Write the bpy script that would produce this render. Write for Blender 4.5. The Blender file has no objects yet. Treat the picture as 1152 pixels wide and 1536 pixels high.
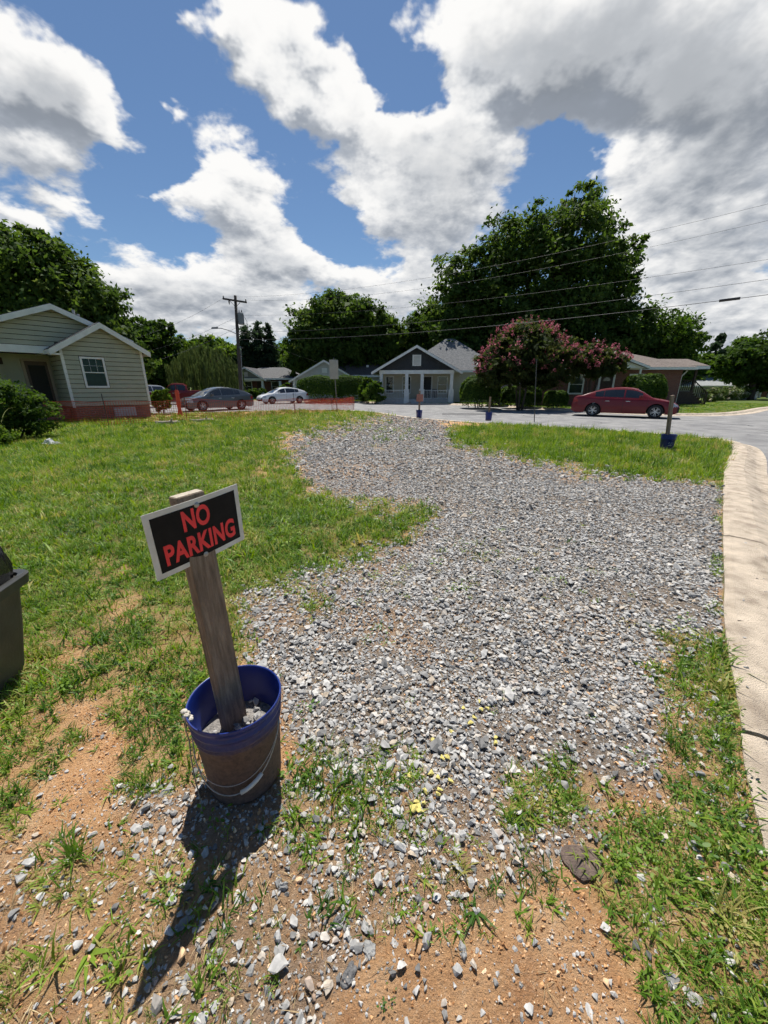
import bpy, bmesh, math, random
import numpy as np
from mathutils import Vector, Matrix

# ------------------------------------------------------------------ camera, sky, sun, exposure
SC = bpy.context.scene
COL = SC.collection
random.seed(7)
RNG = np.random.default_rng(11)
F_PX, CAM_H = 565.0, 1.42
PITCH = math.atan((768 - 581) / F_PX)

cam_d = bpy.data.cameras.new('camera')
cam_d.sensor_fit = 'HORIZONTAL'; cam_d.sensor_width = 36.0
cam_d.lens = 36.0 * F_PX / 1152.0
cam_d.clip_start = 0.05; cam_d.clip_end = 3000
cam = bpy.data.objects.new('camera', cam_d); COL.objects.link(cam)
cam.location = (0, 0, CAM_H); cam.rotation_euler = (math.pi/2 - PITCH, 0, 0)
SC.camera = cam

SUN_V = Vector((-0.027, 0.424, 1.0)).normalized()          # towards the sun, read off the bucket's and the sign's shadow
SUN_EL = math.asin(SUN_V.z)
SUN_AZ = math.atan2(SUN_V.x, SUN_V.y)
sun_d = bpy.data.lights.new('sun', 'SUN'); sun_d.energy = 5.0; sun_d.angle = math.radians(0.5); sun_d.color = (1.0, 0.955, 0.88)
sun = bpy.data.objects.new('sun', sun_d); COL.objects.link(sun)
sun.rotation_euler = SUN_V.to_track_quat('Z', 'Y').to_euler()
SC.view_settings.view_transform = 'Standard'; SC.view_settings.look = 'None'
SC.view_settings.exposure = 0.45; SC.view_settings.gamma = 1.0; SC.view_settings.use_curve_mapping = False
SC.cycles.max_bounces = 6; SC.cycles.diffuse_bounces = 3; SC.cycles.glossy_bounces = 2; SC.cycles.transmission_bounces = 3; SC.cycles.transparent_max_bounces = 8; SC.cycles.use_denoising = True
SC.cycles.use_adaptive_sampling = True; SC.cycles.adaptive_threshold = 0.03; SC.cycles.adaptive_min_samples = 16

def ray(x, y):
    cx = (x - 576) / F_PX; cy = (768 - y) / F_PX
    return (cx, math.cos(PITCH) + cy*math.sin(PITCH), -math.sin(PITCH) + cy*math.cos(PITCH))
def G(x, y, z=0.0):
    d = ray(x, y); t = (z - CAM_H) / d[2]
    return Vector((d[0]*t, d[1]*t, z))
def at(x, y, Y):
    d = ray(x, y); t = Y / d[1]
    return Vector((d[0]*t, Y, CAM_H + d[2]*t))
def pix_np(X, Y, Z=0.0):
    z = Z - CAM_H; c = np.maximum(Y*math.cos(PITCH) - z*math.sin(PITCH), 0.05); u = Y*math.sin(PITCH) + z*math.cos(PITCH)
    return 576 + F_PX*X/c, 768 - F_PX*u/c

# ---- world: Nishita sky with a cumulus layer
def build_world():
    w = bpy.data.worlds.new('World'); SC.world = w; w.use_nodes = True
    nt = w.node_tree; nt.nodes.clear(); N = nt.nodes; L = nt.links
    def mth(op, a, b=None, c=None, clamp=False):
        n = N.new('ShaderNodeMath'); n.operation = op; n.use_clamp = clamp
        for i, v in enumerate((a, b, c)):
            if v is None: continue
            if isinstance(v, (int, float)): n.inputs[i].default_value = v
            else: L.new(v, n.inputs[i])
        return n.outputs[0]
    def vm(op, a, b=None, s=None):
        n = N.new('ShaderNodeVectorMath'); n.operation = op
        for i, v in enumerate((a, b)):
            if v is None: continue
            if isinstance(v, (tuple, list, Vector)): n.inputs[i].default_value = tuple(v)
            else: L.new(v, n.inputs[i])
        if s is not None:
            if isinstance(s, (int, float)): n.inputs['Scale'].default_value = s
            else: L.new(s, n.inputs['Scale'])
        return n
    def ss(x, lo, hi):
        n = N.new('ShaderNodeMapRange'); n.interpolation_type = 'SMOOTHSTEP'; n.clamp = True
        L.new(x, n.inputs[0]); n.inputs[1].default_value = lo; n.inputs[2].default_value = hi
        return n.outputs[0]
    def mix(f, a, b):
        n = N.new('ShaderNodeMix'); n.data_type = 'RGBA'; n.clamp_factor = True
        if isinstance(f, (int, float)): n.inputs[0].default_value = f
        else: L.new(f, n.inputs[0])
        for k, v in ((6, a), (7, b)):
            if isinstance(v, tuple): n.inputs[k].default_value = (*v, 1)
            else: L.new(v, n.inputs[k])
        return n.outputs[2]
    tc = N.new('ShaderNodeTexCoord')
    d = vm('NORMALIZE', tc.outputs['Generated']).outputs[0]
    sx = N.new('ShaderNodeSeparateXYZ'); L.new(d, sx.inputs[0])
    zc = mth('MAXIMUM', sx.outputs[2], 0.0)
    KZ = 0.32
    inv = mth('DIVIDE', 1.0, mth('ADD', zc, KZ))
    q = vm('SCALE', d, s=inv).outputs[0]
    def qp(x, y):
        v = Vector(ray(x, y)).normalized(); return v / (max(v.z, 0) + KZ)
    # cloud masses: place in the photograph's sky, radius, weight (negative: blue gaps)
    blobs = [(-20,110,80,.9),(35,95,75,.9),(80,140,70,.9),(125,165,55,.8),(150,205,45,.7),(60,215,70,.8),(-10,235,60,.8),(100,240,40,.6),(-10,320,45,.8),(30,335,30,.6),
             (95,300,30,.7),(120,320,26,.7),(150,345,20,.6),(262,160,20,.75),(272,182,20,.7),(248,188,14,.5),
             (345,40,42,.9),(385,20,36,.9),(385,80,50,1),(420,125,52,1),(440,50,45,.9),(475,35,40,.9),(480,90,42,.8),(450,165,40,.9),(520,130,42,.8),(505,190,46,.9),(545,170,44,.9),
             (560,235,60,1.1),(600,205,36,.7),(620,280,70,1.2),(665,235,55,1),(690,180,45,.9),(715,270,60,1.1),(745,220,45,.8),(640,345,60,1),(700,340,50,.9),(575,330,42,.7),
             (325,225,30,.6),(345,255,36,.8),(310,290,36,.8),(350,310,45,.9),(390,260,36,.8),(395,330,52,1.1),(425,385,44,1),(385,390,40,.9),(465,400,34,.8),(255,290,20,.65),(232,288,13,.5),(280,325,20,.6),(540,300,30,.6),
             (215,420,44,.9),(260,445,44,.8),(275,395,18,.5),(330,430,44,.8),(395,445,45,.9),(520,415,34,.7),(590,420,50,.8),(650,420,50,.8),(300,480,60,.8),(470,470,60,.8),(200,470,50,.7),(380,500,40,.6),(560,480,40,.6),(640,480,50,.7),(460,355,32,-.6),(300,400,24,-.4),(480,440,26,-.4),(560,395,24,-.4),(170,440,26,-.3),
             (640,20,40,.8),(690,60,60,1.1),(760,40,80,1.4),(850,50,90,1.6),(950,60,100,1.7),(1050,60,100,1.7),(1150,90,100,1.7),(720,130,55,1.0),(790,130,60,1.1),(870,130,60,1.0),(960,165,60,1.1),(1050,180,80,1.3),(1140,210,80,1.3),
             (930,245,42,.8),(985,270,60,1.0),(1060,290,70,1.0),(1140,310,70,1.0),(960,330,50,.9),(1030,370,60,.9),(1110,400,70,.9),(980,420,60,.8),(1060,470,60,.8),(1150,490,60,.8),(1000,520,60,.8),(850,250,13,.55),(880,270,12,.5),
             (560,70,45,-.7),(620,140,36,-.6),(835,225,50,-.8),(855,290,40,-.7),(480,335,30,-.6),(515,365,30,-.6),(250,90,70,-.7),(225,240,40,-.5),(200,340,34,-.5),(290,365,26,-.5),(180,60,50,-.5)]
    def warp(vec):
        wn = N.new('ShaderNodeTexNoise'); wn.noise_dimensions = '3D'; wn.inputs['Scale'].default_value = 7.0; wn.inputs['Detail'].default_value = 4.0; wn.inputs['Roughness'].default_value = .6
        L.new(vec, wn.inputs['Vector'])
        return vm('ADD', vec, vm('SCALE', vm('SUBTRACT', wn.outputs['Color'], (.5,.5,.5)).outputs[0], s=0.20).outputs[0]).outputs[0]
    def masses(vec):
        acc = None
        for (bx, by, br, bw) in blobs:
            c = qp(bx, by); r = 0.5*((qp(bx+br, by)-c).length + (qp(bx, by+br)-c).length)
            n = N.new('ShaderNodeMapRange'); n.interpolation_type = 'SMOOTHSTEP'; L.new(vm('DISTANCE', vec, c).outputs['Value'], n.inputs[0])
            n.inputs[1].default_value = 0; n.inputs[2].default_value = r*1.66; n.inputs[3].default_value = bw; n.inputs[4].default_value = 0.0
            acc = n.outputs[0] if acc is None else mth('ADD', acc, n.outputs[0])
        return acc
    def fields(vec):
        n1 = N.new('ShaderNodeTexNoise'); n1.inputs['Scale'].default_value = 8.0; n1.inputs['Detail'].default_value = 7.0; n1.inputs['Roughness'].default_value = .60
        n1.inputs['Distortion'].default_value = 0.2
        L.new(vec, n1.inputs['Vector'])
        v1 = N.new('ShaderNodeTexVoronoi'); v1.feature = 'F1'; v1.inputs['Scale'].default_value = 11.0
        v1.inputs['Detail'].default_value = 1.0; v1.inputs['Roughness'].default_value = .5; v1.normalize = True
        wob = N.new('ShaderNodeTexNoise'); wob.inputs['Scale'].default_value = 16.0; wob.inputs['Detail'].default_value = 2.0
        L.new(vec, wob.inputs['Vector'])
        vv = vm('ADD', vec, vm('SCALE', vm('SUBTRACT', wob.outputs['Color'], (.5,.5,.5)).outputs[0], s=0.10).outputs[0]).outputs[0]
        L.new(vv, v1.inputs['Vector'])
        puff = mth('SUBTRACT', 0.42, v1.outputs['Distance'])
        return mth('ADD', mth('MULTIPLY', mth('SUBTRACT', n1.outputs['Fac'], .5), 1.9), mth('MULTIPLY', puff, .8))
    low = N.new('ShaderNodeTexNoise'); low.inputs['Scale'].default_value = 1.6; low.inputs['Detail'].default_value = 2.0
    L.new(q, low.inputs['Vector'])
    lowv = mth('MULTIPLY', mth('SUBTRACT', low.outputs['Fac'], .5), 1.3)
    tosun = vm('NORMALIZE', vm('SUBTRACT', tuple(SUN_V), d).outputs[0]).outputs[0]
    q2 = vm('ADD', q, vm('SCALE', tosun, s=0.055).outputs[0]).outputs[0]
    qw = warp(q); m0 = masses(qw); m1 = masses(vm('ADD', qw, vm('SCALE', tosun, s=0.055).outputs[0]).outputs[0]); f0 = fields(q); f1 = fields(q2)
    D = mth('ADD', mth('ADD', mth('ADD', m0, lowv), -0.70), mth('MULTIPLY', f0, 1.3))
    D1 = mth('ADD', mth('ADD', mth('ADD', m1, lowv), -0.70), mth('MULTIPLY', f1, 1.3))
    alpha = ss(D, -0.22, 0.48)
    thick = ss(D1, 0.15, 2.1)
    lit = ss(mth('ADD', mth('MULTIPLY', mth('SUBTRACT', m0, m1), 1.5), mth('MULTIPLY', mth('SUBTRACT', f0, f1), .75)), -0.72, 0.62)
    heavy = mth('MULTIPLY', ss(m0, 1.5, 3.6), .72)
    bright = mix(lit, (5.5, 6.0, 6.8), (12.2, 12.1, 11.9))
    core = mix(lit, (3.5, 3.9, 4.55), (8.4, 8.7, 9.1))
    cloud = mix(heavy, mix(thick, bright, core), mix(lit, (2.8, 3.1, 3.5), (4.4, 4.7, 5.1)))
    sky = N.new('ShaderNodeTexSky'); sky.sky_type = 'NISHITA'; sky.sun_disc = False
    sky.sun_elevation = SUN_EL; sky.sun_rotation = SUN_AZ; sky.air_density = 1.0; sky.dust_density = 0.2; sky.ozone_density = 3.0
    hz = mth('MULTIPLY', alpha, ss(sx.outputs[2], -0.02, 0.03))
    tint = vm('MULTIPLY', sky.outputs[0], (0.96, 1.08, 1.16)).outputs[0]      # clean summer air between the clouds
    out = mix(hz, tint, cloud)
    bg = N.new('ShaderNodeBackground'); L.new(out, bg.inputs[0]); bg.inputs[1].default_value = 0.059
    wo = N.new('ShaderNodeOutputWorld'); L.new(bg.outputs[0], wo.inputs[0])
    w.cycles.sampling_method = 'NONE'        # broad even sky: diffuse rays find it themselves
build_world()

# ------------------------------------------------------------------ helpers
MATS = {}
def lin(r, g, b):
    f = lambda c: (c/255/12.92 if c/255 <= .04045 else ((c/255+.055)/1.055)**2.4)
    return (f(r), f(g), f(b))
def mat(name, c1, c2=None, scale=8.0, rough=.7, bump=0.0, bscale=None, metal=0.0, stretch=None, detail=5.0, coat=0.0, spec=.5, c3=None):
    """noise mix of two or three colours in object space, with optional fine relief"""
    if name in MATS: return MATS[name]
    m = bpy.data.materials.new(name); m.use_nodes = True; nt = m.node_tree; N = nt.nodes; L = nt.links
    p = N['Principled BSDF']; p.inputs['Roughness'].default_value = rough; p.inputs['Metallic'].default_value = metal
    p.inputs['Specular IOR Level'].default_value = spec
    if coat: p.inputs['Coat Weight'].default_value = coat; p.inputs['Coat Roughness'].default_value = .04
    p.inputs['Base Color'].default_value = (*c1, 1)
    tc = N.new('ShaderNodeTexCoord'); vec = tc.outputs['Object']
    if stretch:
        mp = N.new('ShaderNodeMapping'); mp.inputs['Scale'].default_value = stretch; L.new(vec, mp.inputs[0]); vec = mp.outputs[0]
    if c2:
        n = N.new('ShaderNodeTexNoise'); n.inputs['Scale'].default_value = scale; n.inputs['Detail'].default_value = detail; n.inputs['Roughness'].default_value = .62
        L.new(vec, n.inputs['Vector'])
        r = N.new('ShaderNodeValToRGB'); L.new(n.outputs['Fac'], r.inputs[0])
        r.color_ramp.elements[0].position = .34; r.color_ramp.elements[1].position = .66
        r.color_ramp.elements[0].color = (*c1, 1); r.color_ramp.elements[1].color = (*c2, 1)
        if c3:
            e = r.color_ramp.elements.new(.5); e.color = (*c3, 1)
        L.new(r.outputs[0], p.inputs['Base Color'])
    if bump:
        n2 = N.new('ShaderNodeTexNoise'); n2.inputs['Scale'].default_value = bscale or scale*4; n2.inputs['Detail'].default_value = 6
        L.new(vec, n2.inputs['Vector'])
        b = N.new('ShaderNodeBump'); b.inputs['Strength'].default_value = bump; b.inputs['Distance'].default_value = .02
        L.new(n2.outputs['Fac'], b.inputs['Height']); L.new(b.outputs[0], p.inputs['Normal'])
    MATS[name] = m
    return m

def mat_random(name, ramp, rough=.85, noise=.25, nscale=60, transl=0.0, attr=None, spec=.3, bump=0.0, patch=0.0):
    """colour picked per instance (or per face attribute) from a ramp, broken up by a little noise"""
    m = bpy.data.materials.new(name); m.use_nodes = True; nt = m.node_tree; N = nt.nodes; L = nt.links
    p = N['Principled BSDF']; p.inputs['Roughness'].default_value = rough; p.inputs['Specular IOR Level'].default_value = spec
    if attr:
        a = N.new('ShaderNodeAttribute'); a.attribute_name = attr; f = a.outputs['Fac']
    else:
        a = N.new('ShaderNodeObjectInfo'); f = a.outputs['Random']
    if patch:
        gpos = N.new('ShaderNodeNewGeometry'); pn = N.new('ShaderNodeTexNoise'); pn.inputs['Scale'].default_value = 1.1; pn.inputs['Detail'].default_value = 4
        L.new(gpos.outputs['Position'], pn.inputs['Vector'])
        ma = N.new('ShaderNodeMath'); ma.operation = 'MULTIPLY_ADD'; L.new(pn.outputs['Fac'], ma.inputs[0]); ma.inputs[1].default_value = patch; ma.inputs[2].default_value = -.5*patch
        mb_ = N.new('ShaderNodeMath'); mb_.operation = 'ADD'; mb_.use_clamp = True; L.new(ma.outputs[0], mb_.inputs[0]); L.new(f, mb_.inputs[1]); f = mb_.outputs[0]
    r = N.new('ShaderNodeValToRGB'); L.new(f, r.inputs[0]); cr = r.color_ramp
    while len(cr.elements) > 1: cr.elements.remove(cr.elements[-1])
    cr.elements[0].position = ramp[0][0]; cr.elements[0].color = (*ramp[0][1], 1)
    for pos, c in ramp[1:]:
        e = cr.elements.new(pos); e.color = (*c, 1)
    col = r.outputs[0]
    if noise:
        tc = N.new('ShaderNodeTexCoord'); n = N.new('ShaderNodeTexNoise'); n.inputs['Scale'].default_value = nscale; n.inputs['Detail'].default_value = 4
        L.new(tc.outputs['Object'], n.inputs['Vector'])
        mr = N.new('ShaderNodeMapRange'); L.new(n.outputs['Fac'], mr.inputs[0]); mr.inputs[1].default_value = .25; mr.inputs[2].default_value = .75
        mr.inputs[3].default_value = 1-noise; mr.inputs[4].default_value = 1+noise
        v = N.new('ShaderNodeVectorMath'); v.operation = 'SCALE'; L.new(col, v.inputs[0]); L.new(mr.outputs[0], v.inputs['Scale']); col = v.outputs[0]
        if bump:
            b = N.new('ShaderNodeBump'); b.inputs['Strength'].default_value = bump; b.inputs['Distance'].default_value = .004
            L.new(n.outputs['Fac'], b.inputs['Height']); L.new(b.outputs[0], p.inputs['Normal'])
    L.new(col, p.inputs['Base Color'])
    if transl:
        t = N.new('ShaderNodeBsdfTranslucent')
        hs = N.new('ShaderNodeHueSaturation'); hs.inputs['Saturation'].default_value = 1.15; hs.inputs['Value'].default_value = 1.3; hs.inputs['Hue'].default_value = .485
        L.new(col, hs.inputs['Color']); L.new(hs.outputs[0], t.inputs['Color'])
        mx = N.new('ShaderNodeMixShader'); mx.inputs[0].default_value = transl
        L.new(p.outputs[0], mx.inputs[1]); L.new(t.outputs[0], mx.inputs[2]); L.new(mx.outputs[0], N['Material Output'].inputs[0])
    MATS[name] = m
    return m

class MB:
    """collects faces for one mesh"""
    def __init__(s): s.v = []; s.f = []
    def add(s, vs, fs):
        o = len(s.v); s.v += [tuple(v) for v in vs]; s.f += [tuple(i+o for i in f) for f in fs]; return s
    def box(s, x0, x1, y0, y1, z0, z1):
        vs = [(x, y, z) for z in (z0, z1) for y in (y0, y1) for x in (x0, x1)]
        return s.add(vs, [(0,2,3,1),(4,5,7,6),(0,1,5,4),(2,6,7,3),(0,4,6,2),(1,3,7,5)])
    def bar(s, a, b, w, h=None, up=(0,0,1)):
        """rectangular bar from a to b"""
        a, b = Vector(a), Vector(b); h = h or w; d = (b-a).normalized(); up = Vector(up)
        if abs(d.dot(up)) > .98: up = Vector((1,0,0))
        sx = d.cross(up).normalized(); sz = sx.cross(d)
        vs = [p + sx*(i*w/2) + sz*(j*h/2) for p in (a, b) for i, j in ((-1,-1),(1,-1),(1,1),(-1,1))]
        return s.add(vs, [(0,1,2,3),(4,7,6,5),(0,4,5,1),(1,5,6,2),(2,6,7,3),(3,7,4,0)])
    def tube(s, pts, rad, n=8, cap=True):
        pts = [Vector(p) for p in pts]; rads = rad if isinstance(rad, (list, tuple)) else [rad]*len(pts)
        o = len(s.v); prev = None
        for i, p in enumerate(pts):
            d = (pts[min(i+1, len(pts)-1)] - pts[max(i-1, 0)]).normalized()
            if prev is None:
                up = Vector((0,0,1)) if abs(d.z) < .9 else Vector((1,0,0)); sx = d.cross(up).normalized()
            else:
                sx = (prev - d*prev.dot(d)).normalized()
            prev = sx; sy = d.cross(sx)
            for k in range(n):
                a = 2*math.pi*k/n; s.v.append(tuple(p + (sx*math.cos(a) + sy*math.sin(a))*rads[i]))
        for i in range(len(pts)-1):
            for k in range(n):
                a, b = o+i*n+k, o+i*n+(k+1) % n
                s.f.append((a, b, b+n, a+n))
        if cap:
            s.f.append(tuple(o+k for k in reversed(range(n)))); s.f.append(tuple(o+(len(pts)-1)*n+k for k in range(n)))
        return s
    def lathe(s, prof, n=32, c=(0,0,0)):
        o = len(s.v)
        for r, z in prof:
            for k in range(n):
                a = 2*math.pi*k/n; s.v.append((c[0]+r*math.cos(a), c[1]+r*math.sin(a), c[2]+z))
        for i in range(len(prof)-1):
            for k in range(n):
                a, b = o+i*n+k, o+i*n+(k+1) % n
                s.f.append((a, b, b+n, a+n))
        return s
    def prism(s, poly, z0, z1):
        n = len(poly); vs = [(x, y, z0) for x, y in poly] + [(x, y, z1) for x, y in poly]
        return s.add(vs, [tuple(reversed(range(n))), tuple(range(n, 2*n))] + [(i, (i+1) % n, n+(i+1) % n, n+i) for i in range(n)])
    def slab(s, poly, off):
        """3-D polygon extruded by off"""
        n = len(poly); off = Vector(off); vs = [Vector(p) for p in poly]; vs += [p+off for p in vs]
        return s.add(vs, [tuple(reversed(range(n))), tuple(range(n, 2*n))] + [(i, (i+1) % n, n+(i+1) % n, n+i) for i in range(n)])

def link(name, me, m, parent=None, smooth=False):
    if m is not None and not me.materials: me.materials.append(m)
    o = bpy.data.objects.new(name, me); COL.objects.link(o)
    if parent is not None: o.parent = parent
    return o
def fixn(me):
    bm = bmesh.new(); bm.from_mesh(me); bmesh.ops.recalc_face_normals(bm, faces=bm.faces); bm.to_mesh(me); bm.free()
def obj(name, mb, m, parent=None, smooth=False, bevel=0.0):
    me = bpy.data.meshes.new(name); me.from_pydata(mb.v, [], mb.f); me.update(); fixn(me)
    if bevel:
        bm = bmesh.new(); bm.from_mesh(me)
        bmesh.ops.bevel(bm, geom=list(bm.edges), offset=bevel, segments=2, profile=.6, affect='EDGES', clamp_overlap=True)
        bm.to_mesh(me); bm.free()
    if smooth:
        me.polygons.foreach_set('use_smooth', np.ones(len(me.polygons), bool))
    return link(name, me, m, parent)
def mesh_np(name, V, Fq, m, attr=None, smooth=False):
    """mesh from numpy verts and quads/tris"""
    me = bpy.data.meshes.new(name); V = np.asarray(V, np.float32); Fq = np.asarray(Fq, np.int32); k = Fq.shape[1]
    me.vertices.add(len(V)); me.vertices.foreach_set('co', V.ravel())
    me.loops.add(Fq.size); me.loops.foreach_set('vertex_index', Fq.ravel())
    me.polygons.add(len(Fq)); me.polygons.foreach_set('loop_start', np.arange(0, Fq.size, k, dtype=np.int32))
    if smooth: me.polygons.foreach_set('use_smooth', np.ones(len(Fq), bool))
    me.update(calc_edges=True)
    if attr is not None:
        a = me.attributes.new('tone', 'FLOAT', 'FACE'); a.data.foreach_set('value', np.asarray(attr, np.float32))
    if m is not None: me.materials.append(m)
    return me
def tag(o, label=None, cat=None, group=None, kind=None):
    if label: o['label'] = label
    if cat: o['category'] = cat
    if group: o['group'] = group
    if kind: o['kind'] = kind
    return o
def empty(name, loc, rz=0.0, label=None, cat=None, group=None):
    e = bpy.data.objects.new(name, None); COL.objects.link(e); e.location = loc; e.rotation_euler = (0, 0, rz); e.empty_display_size = .1
    return tag(e, label, cat, group)

# ---- value noise in numpy
_perm = np.random.default_rng(3).random((256, 256))
def vnoise(x, y):
    xi = np.floor(x).astype(int); yi = np.floor(y).astype(int); fx = x-xi; fy = y-yi
    fx = fx*fx*(3-2*fx); fy = fy*fy*(3-2*fy)
    g = lambda a, b: _perm[a & 255, b & 255]
    return (g(xi, yi)*(1-fx)+g(xi+1, yi)*fx)*(1-fy) + (g(xi, yi+1)*(1-fx)+g(xi+1, yi+1)*fx)*fy
def fbm(x, y, o=4):
    s = 0; a = .5
    for i in range(o): s = s + a*vnoise(x*2**i+17*i, y*2**i-9*i); a *= .5
    return s/(1-.5**o)
def inpoly(x, y, P):
    P = np.asarray(P, float); r = np.zeros(np.shape(x), bool); n = len(P)
    for i in range(n):
        x0, y0 = P[i]; x1, y1 = P[(i+1) % n]
        if y0 == y1: continue
        c = ((y0 > y) != (y1 > y)) & (x < (x1-x0)*(y-y0)/(y1-y0)+x0)
        r ^= c
    return r
def polydist(x, y, P):
    d = np.full(np.shape(x), 1e9)
    for (x0, y0), (x1, y1) in zip(P[:-1], P[1:]):
        dx, dy = x1-x0, y1-y0; t = np.clip(((x-x0)*dx+(y-y0)*dy)/(dx*dx+dy*dy+1e-9), 0, 1)
        d = np.minimum(d, np.hypot(x-x0-t*dx, y-y0-t*dy))
    return d

# ------------------------------------------------------------------ plan of the place
def spline(P, n):
    P = [Vector((*p, 0)) for p in P]; out = []
    Q = [P[0]*2-P[1]] + P + [P[-1]*2-P[-2]]
    for i in range(1, len(Q)-2):
        a, b, c, d = Q[i-1:i+3]
        for k in range(n):
            t = k/n
            out.append(.5*((2*b)+(c-a)*t+(2*a-5*b+4*c-d)*t*t+(3*b-a-3*c+d)*t**3))
    out.append(Q[-2]); return [(p.x, p.y) for p in out]
gp = lambda x, y: tuple(G(x, y)[:2])
# back edge of the near kerb, from behind the camera round the corner and away along the cross street
KERB = [(.92,-1.5),(.97,-.2),(1.05,.45)] + [gp(*p) for p in [(1128,1200),(1111,1088),(1097,1010),(1087,940),(1085,860),(1084,790),(1085,735),(1087,700)]]
KERB += [gp(1097,675), gp(1085,662), gp(1030,655), gp(940,648.5), gp(860,643), gp(780,638.5), gp(700,633.5), gp(640,629), gp(600,625), gp(562,619)]
KERB += [(-2.6,25.2),(-6,25.3),(-9.5,23.6),(-13,22.0),(-20,21.2),(-45,19)]
KERB_S = spline(KERB, 6)
FAR = [(62,46),(40,36),gp(1152,611.5),gp(1120,617),gp(1080,620.5),gp(1020,621),gp(940,618.5),gp(860,614.5),gp(780,610),gp(700,606.5),gp(620,604.5),gp(540,603),(-10,43),(-22,48),(-60,58)]
FAR_S = spline(FAR, 6)
KW = 0.60                                                   # kerb and gutter width
def offset(P, w):
    out = []
    for i in range(len(P)):
        a = Vector(P[max(i-1,0)]); b = Vector(P[min(i+1,len(P)-1)]); d = (b-a).normalized()
        out.append((P[i][0]+d.y*w, P[i][1]-d.x*w))
    return out
ROAD_IN = offset(KERB_S, .10)
ROAD_POLY = offset(KERB_S, .42) + [tuple(p) for p in reversed(offset(FAR_S, 0.05))] + [(62,-1.5)]
ROAD_POLY_WIDE = ROAD_IN + [tuple(p) for p in reversed(FAR_S)] + [(62,-1.5)]
ROAD_Z = -0.085

# ---- what covers the ground, laid out on a plan raster (grass / gravel), sampled for every stone and tuft
_RW, _RH, _RS = 288, 384, 4
def raster(polys):
    yy, xx = np.mgrid[0:_RH, 0:_RW]; xx = (xx+.5)*_RS; yy = (yy+.5)*_RS
    m = np.zeros((_RH, _RW))
    for P, val, soft in polys:
        a = inpoly(xx, yy, P).astype(float)
        for _ in range(3):
            k = max(1, int(soft/_RS))
            b = np.pad(a, k, mode='edge'); c = np.cumsum(np.cumsum(b, 0), 1); c = np.pad(c, ((1,0),(1,0)))
            n = 2*k+1; a = (c[n:, n:]-c[:-n, n:]-c[n:, :-n]+c[:-n, :-n])/(n*n)
        m = m*(1-a) + val*a
    return m
GRASS_R = raster([
  ([(-9,590),(230,628),(400,622),(560,614),(585,622),(500,640),(430,650),(395,668),(440,690),(452,722),(480,748),(560,762),(640,765),(650,785),(600,802),(560,830),(500,852),(430,872),(385,892),(362,940),(388,975),(330,1000),(285,1040),(280,1100),(292,1155),(205,1182),(190,1120),(165,1065),(100,1045),(60,1085),(-9,1100)], 1.0, 8),
  ([(670,648),(740,634),(800,628),(940,645),(1040,652),(1100,660),(1090,700),(1088,728),(960,716),(860,700),(760,682),(690,666)], 1.0, 6),
  ([(0,1040),(110,1085),(135,1112),(80,1150),(0,1165)], .75, 8), ([(0,1172),(62,1172),(50,1232),(0,1250)], .75, 8),
  ([(180,1100),(290,1140),(290,1180),(180,1192)], .85, 8), ([(-9,1250),(210,1250),(430,1290),(460,1440),(330,1545),(-9,1545)], .26, 14), ([(40,1290),(200,1290),(200,1390),(0,1410)], .5, 14), ([(0,1385),(110,1375),(120,1420),(0,1450)], .05, 8),
  ([(230,1290),(350,1290),(345,1385),(215,1420)], .5, 10), ([(-9,1455),(115,1425),(130,1480),(-9,1530)], .75, 8),
  ([(420,1140),(620,1125),(625,1245),(440,1290)], .72, 12), ([(430,1290),(640,1260),(900,1290),(880,1400),(560,1420),(430,1380)], .22, 14),
  ([(740,1160),(905,1155),(910,1235),(760,1245)], .85, 10), ([(900,1180),(1010,1160),(1000,1260),(900,1290)], .30, 12),
  ([(985,960),(1095,950),(1108,1100),(1118,1250),(1152,1350),(1160,1545),(975,1545),(945,1425),(905,1350),(925,1262),(1010,1182),(1025,1080)], .95, 10),
  ([(440,892),(490,890),(492,932),(440,930)], .55, 8), ([(560,640),(660,640),(640,662),(540,670)], .10, 6),
  ([(640,820),(820,815),(800,850),(660,850)], .14, 8), ([(380,700),(410,700),(410,712),(380,712)], .2, 4), ([(700,640),(712,640),(712,642)], .5, 3),
  ([(145,895),(215,895),(215,935),(150,930)], .25, 8), ([(70,970),(140,970),(120,1010),(80,1010)], .35, 8), ([(130,842),(200,842),(200,875),(140,875)], .55, 8),
  ([(378,695),(420,695),(410,715)], .35, 5), ([(395,880),(470,840),(560,800),(570,830),(450,880)], .62, 8), ([(560,765),(640,765),(620,800),(570,800)], .75, 6)])
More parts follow.
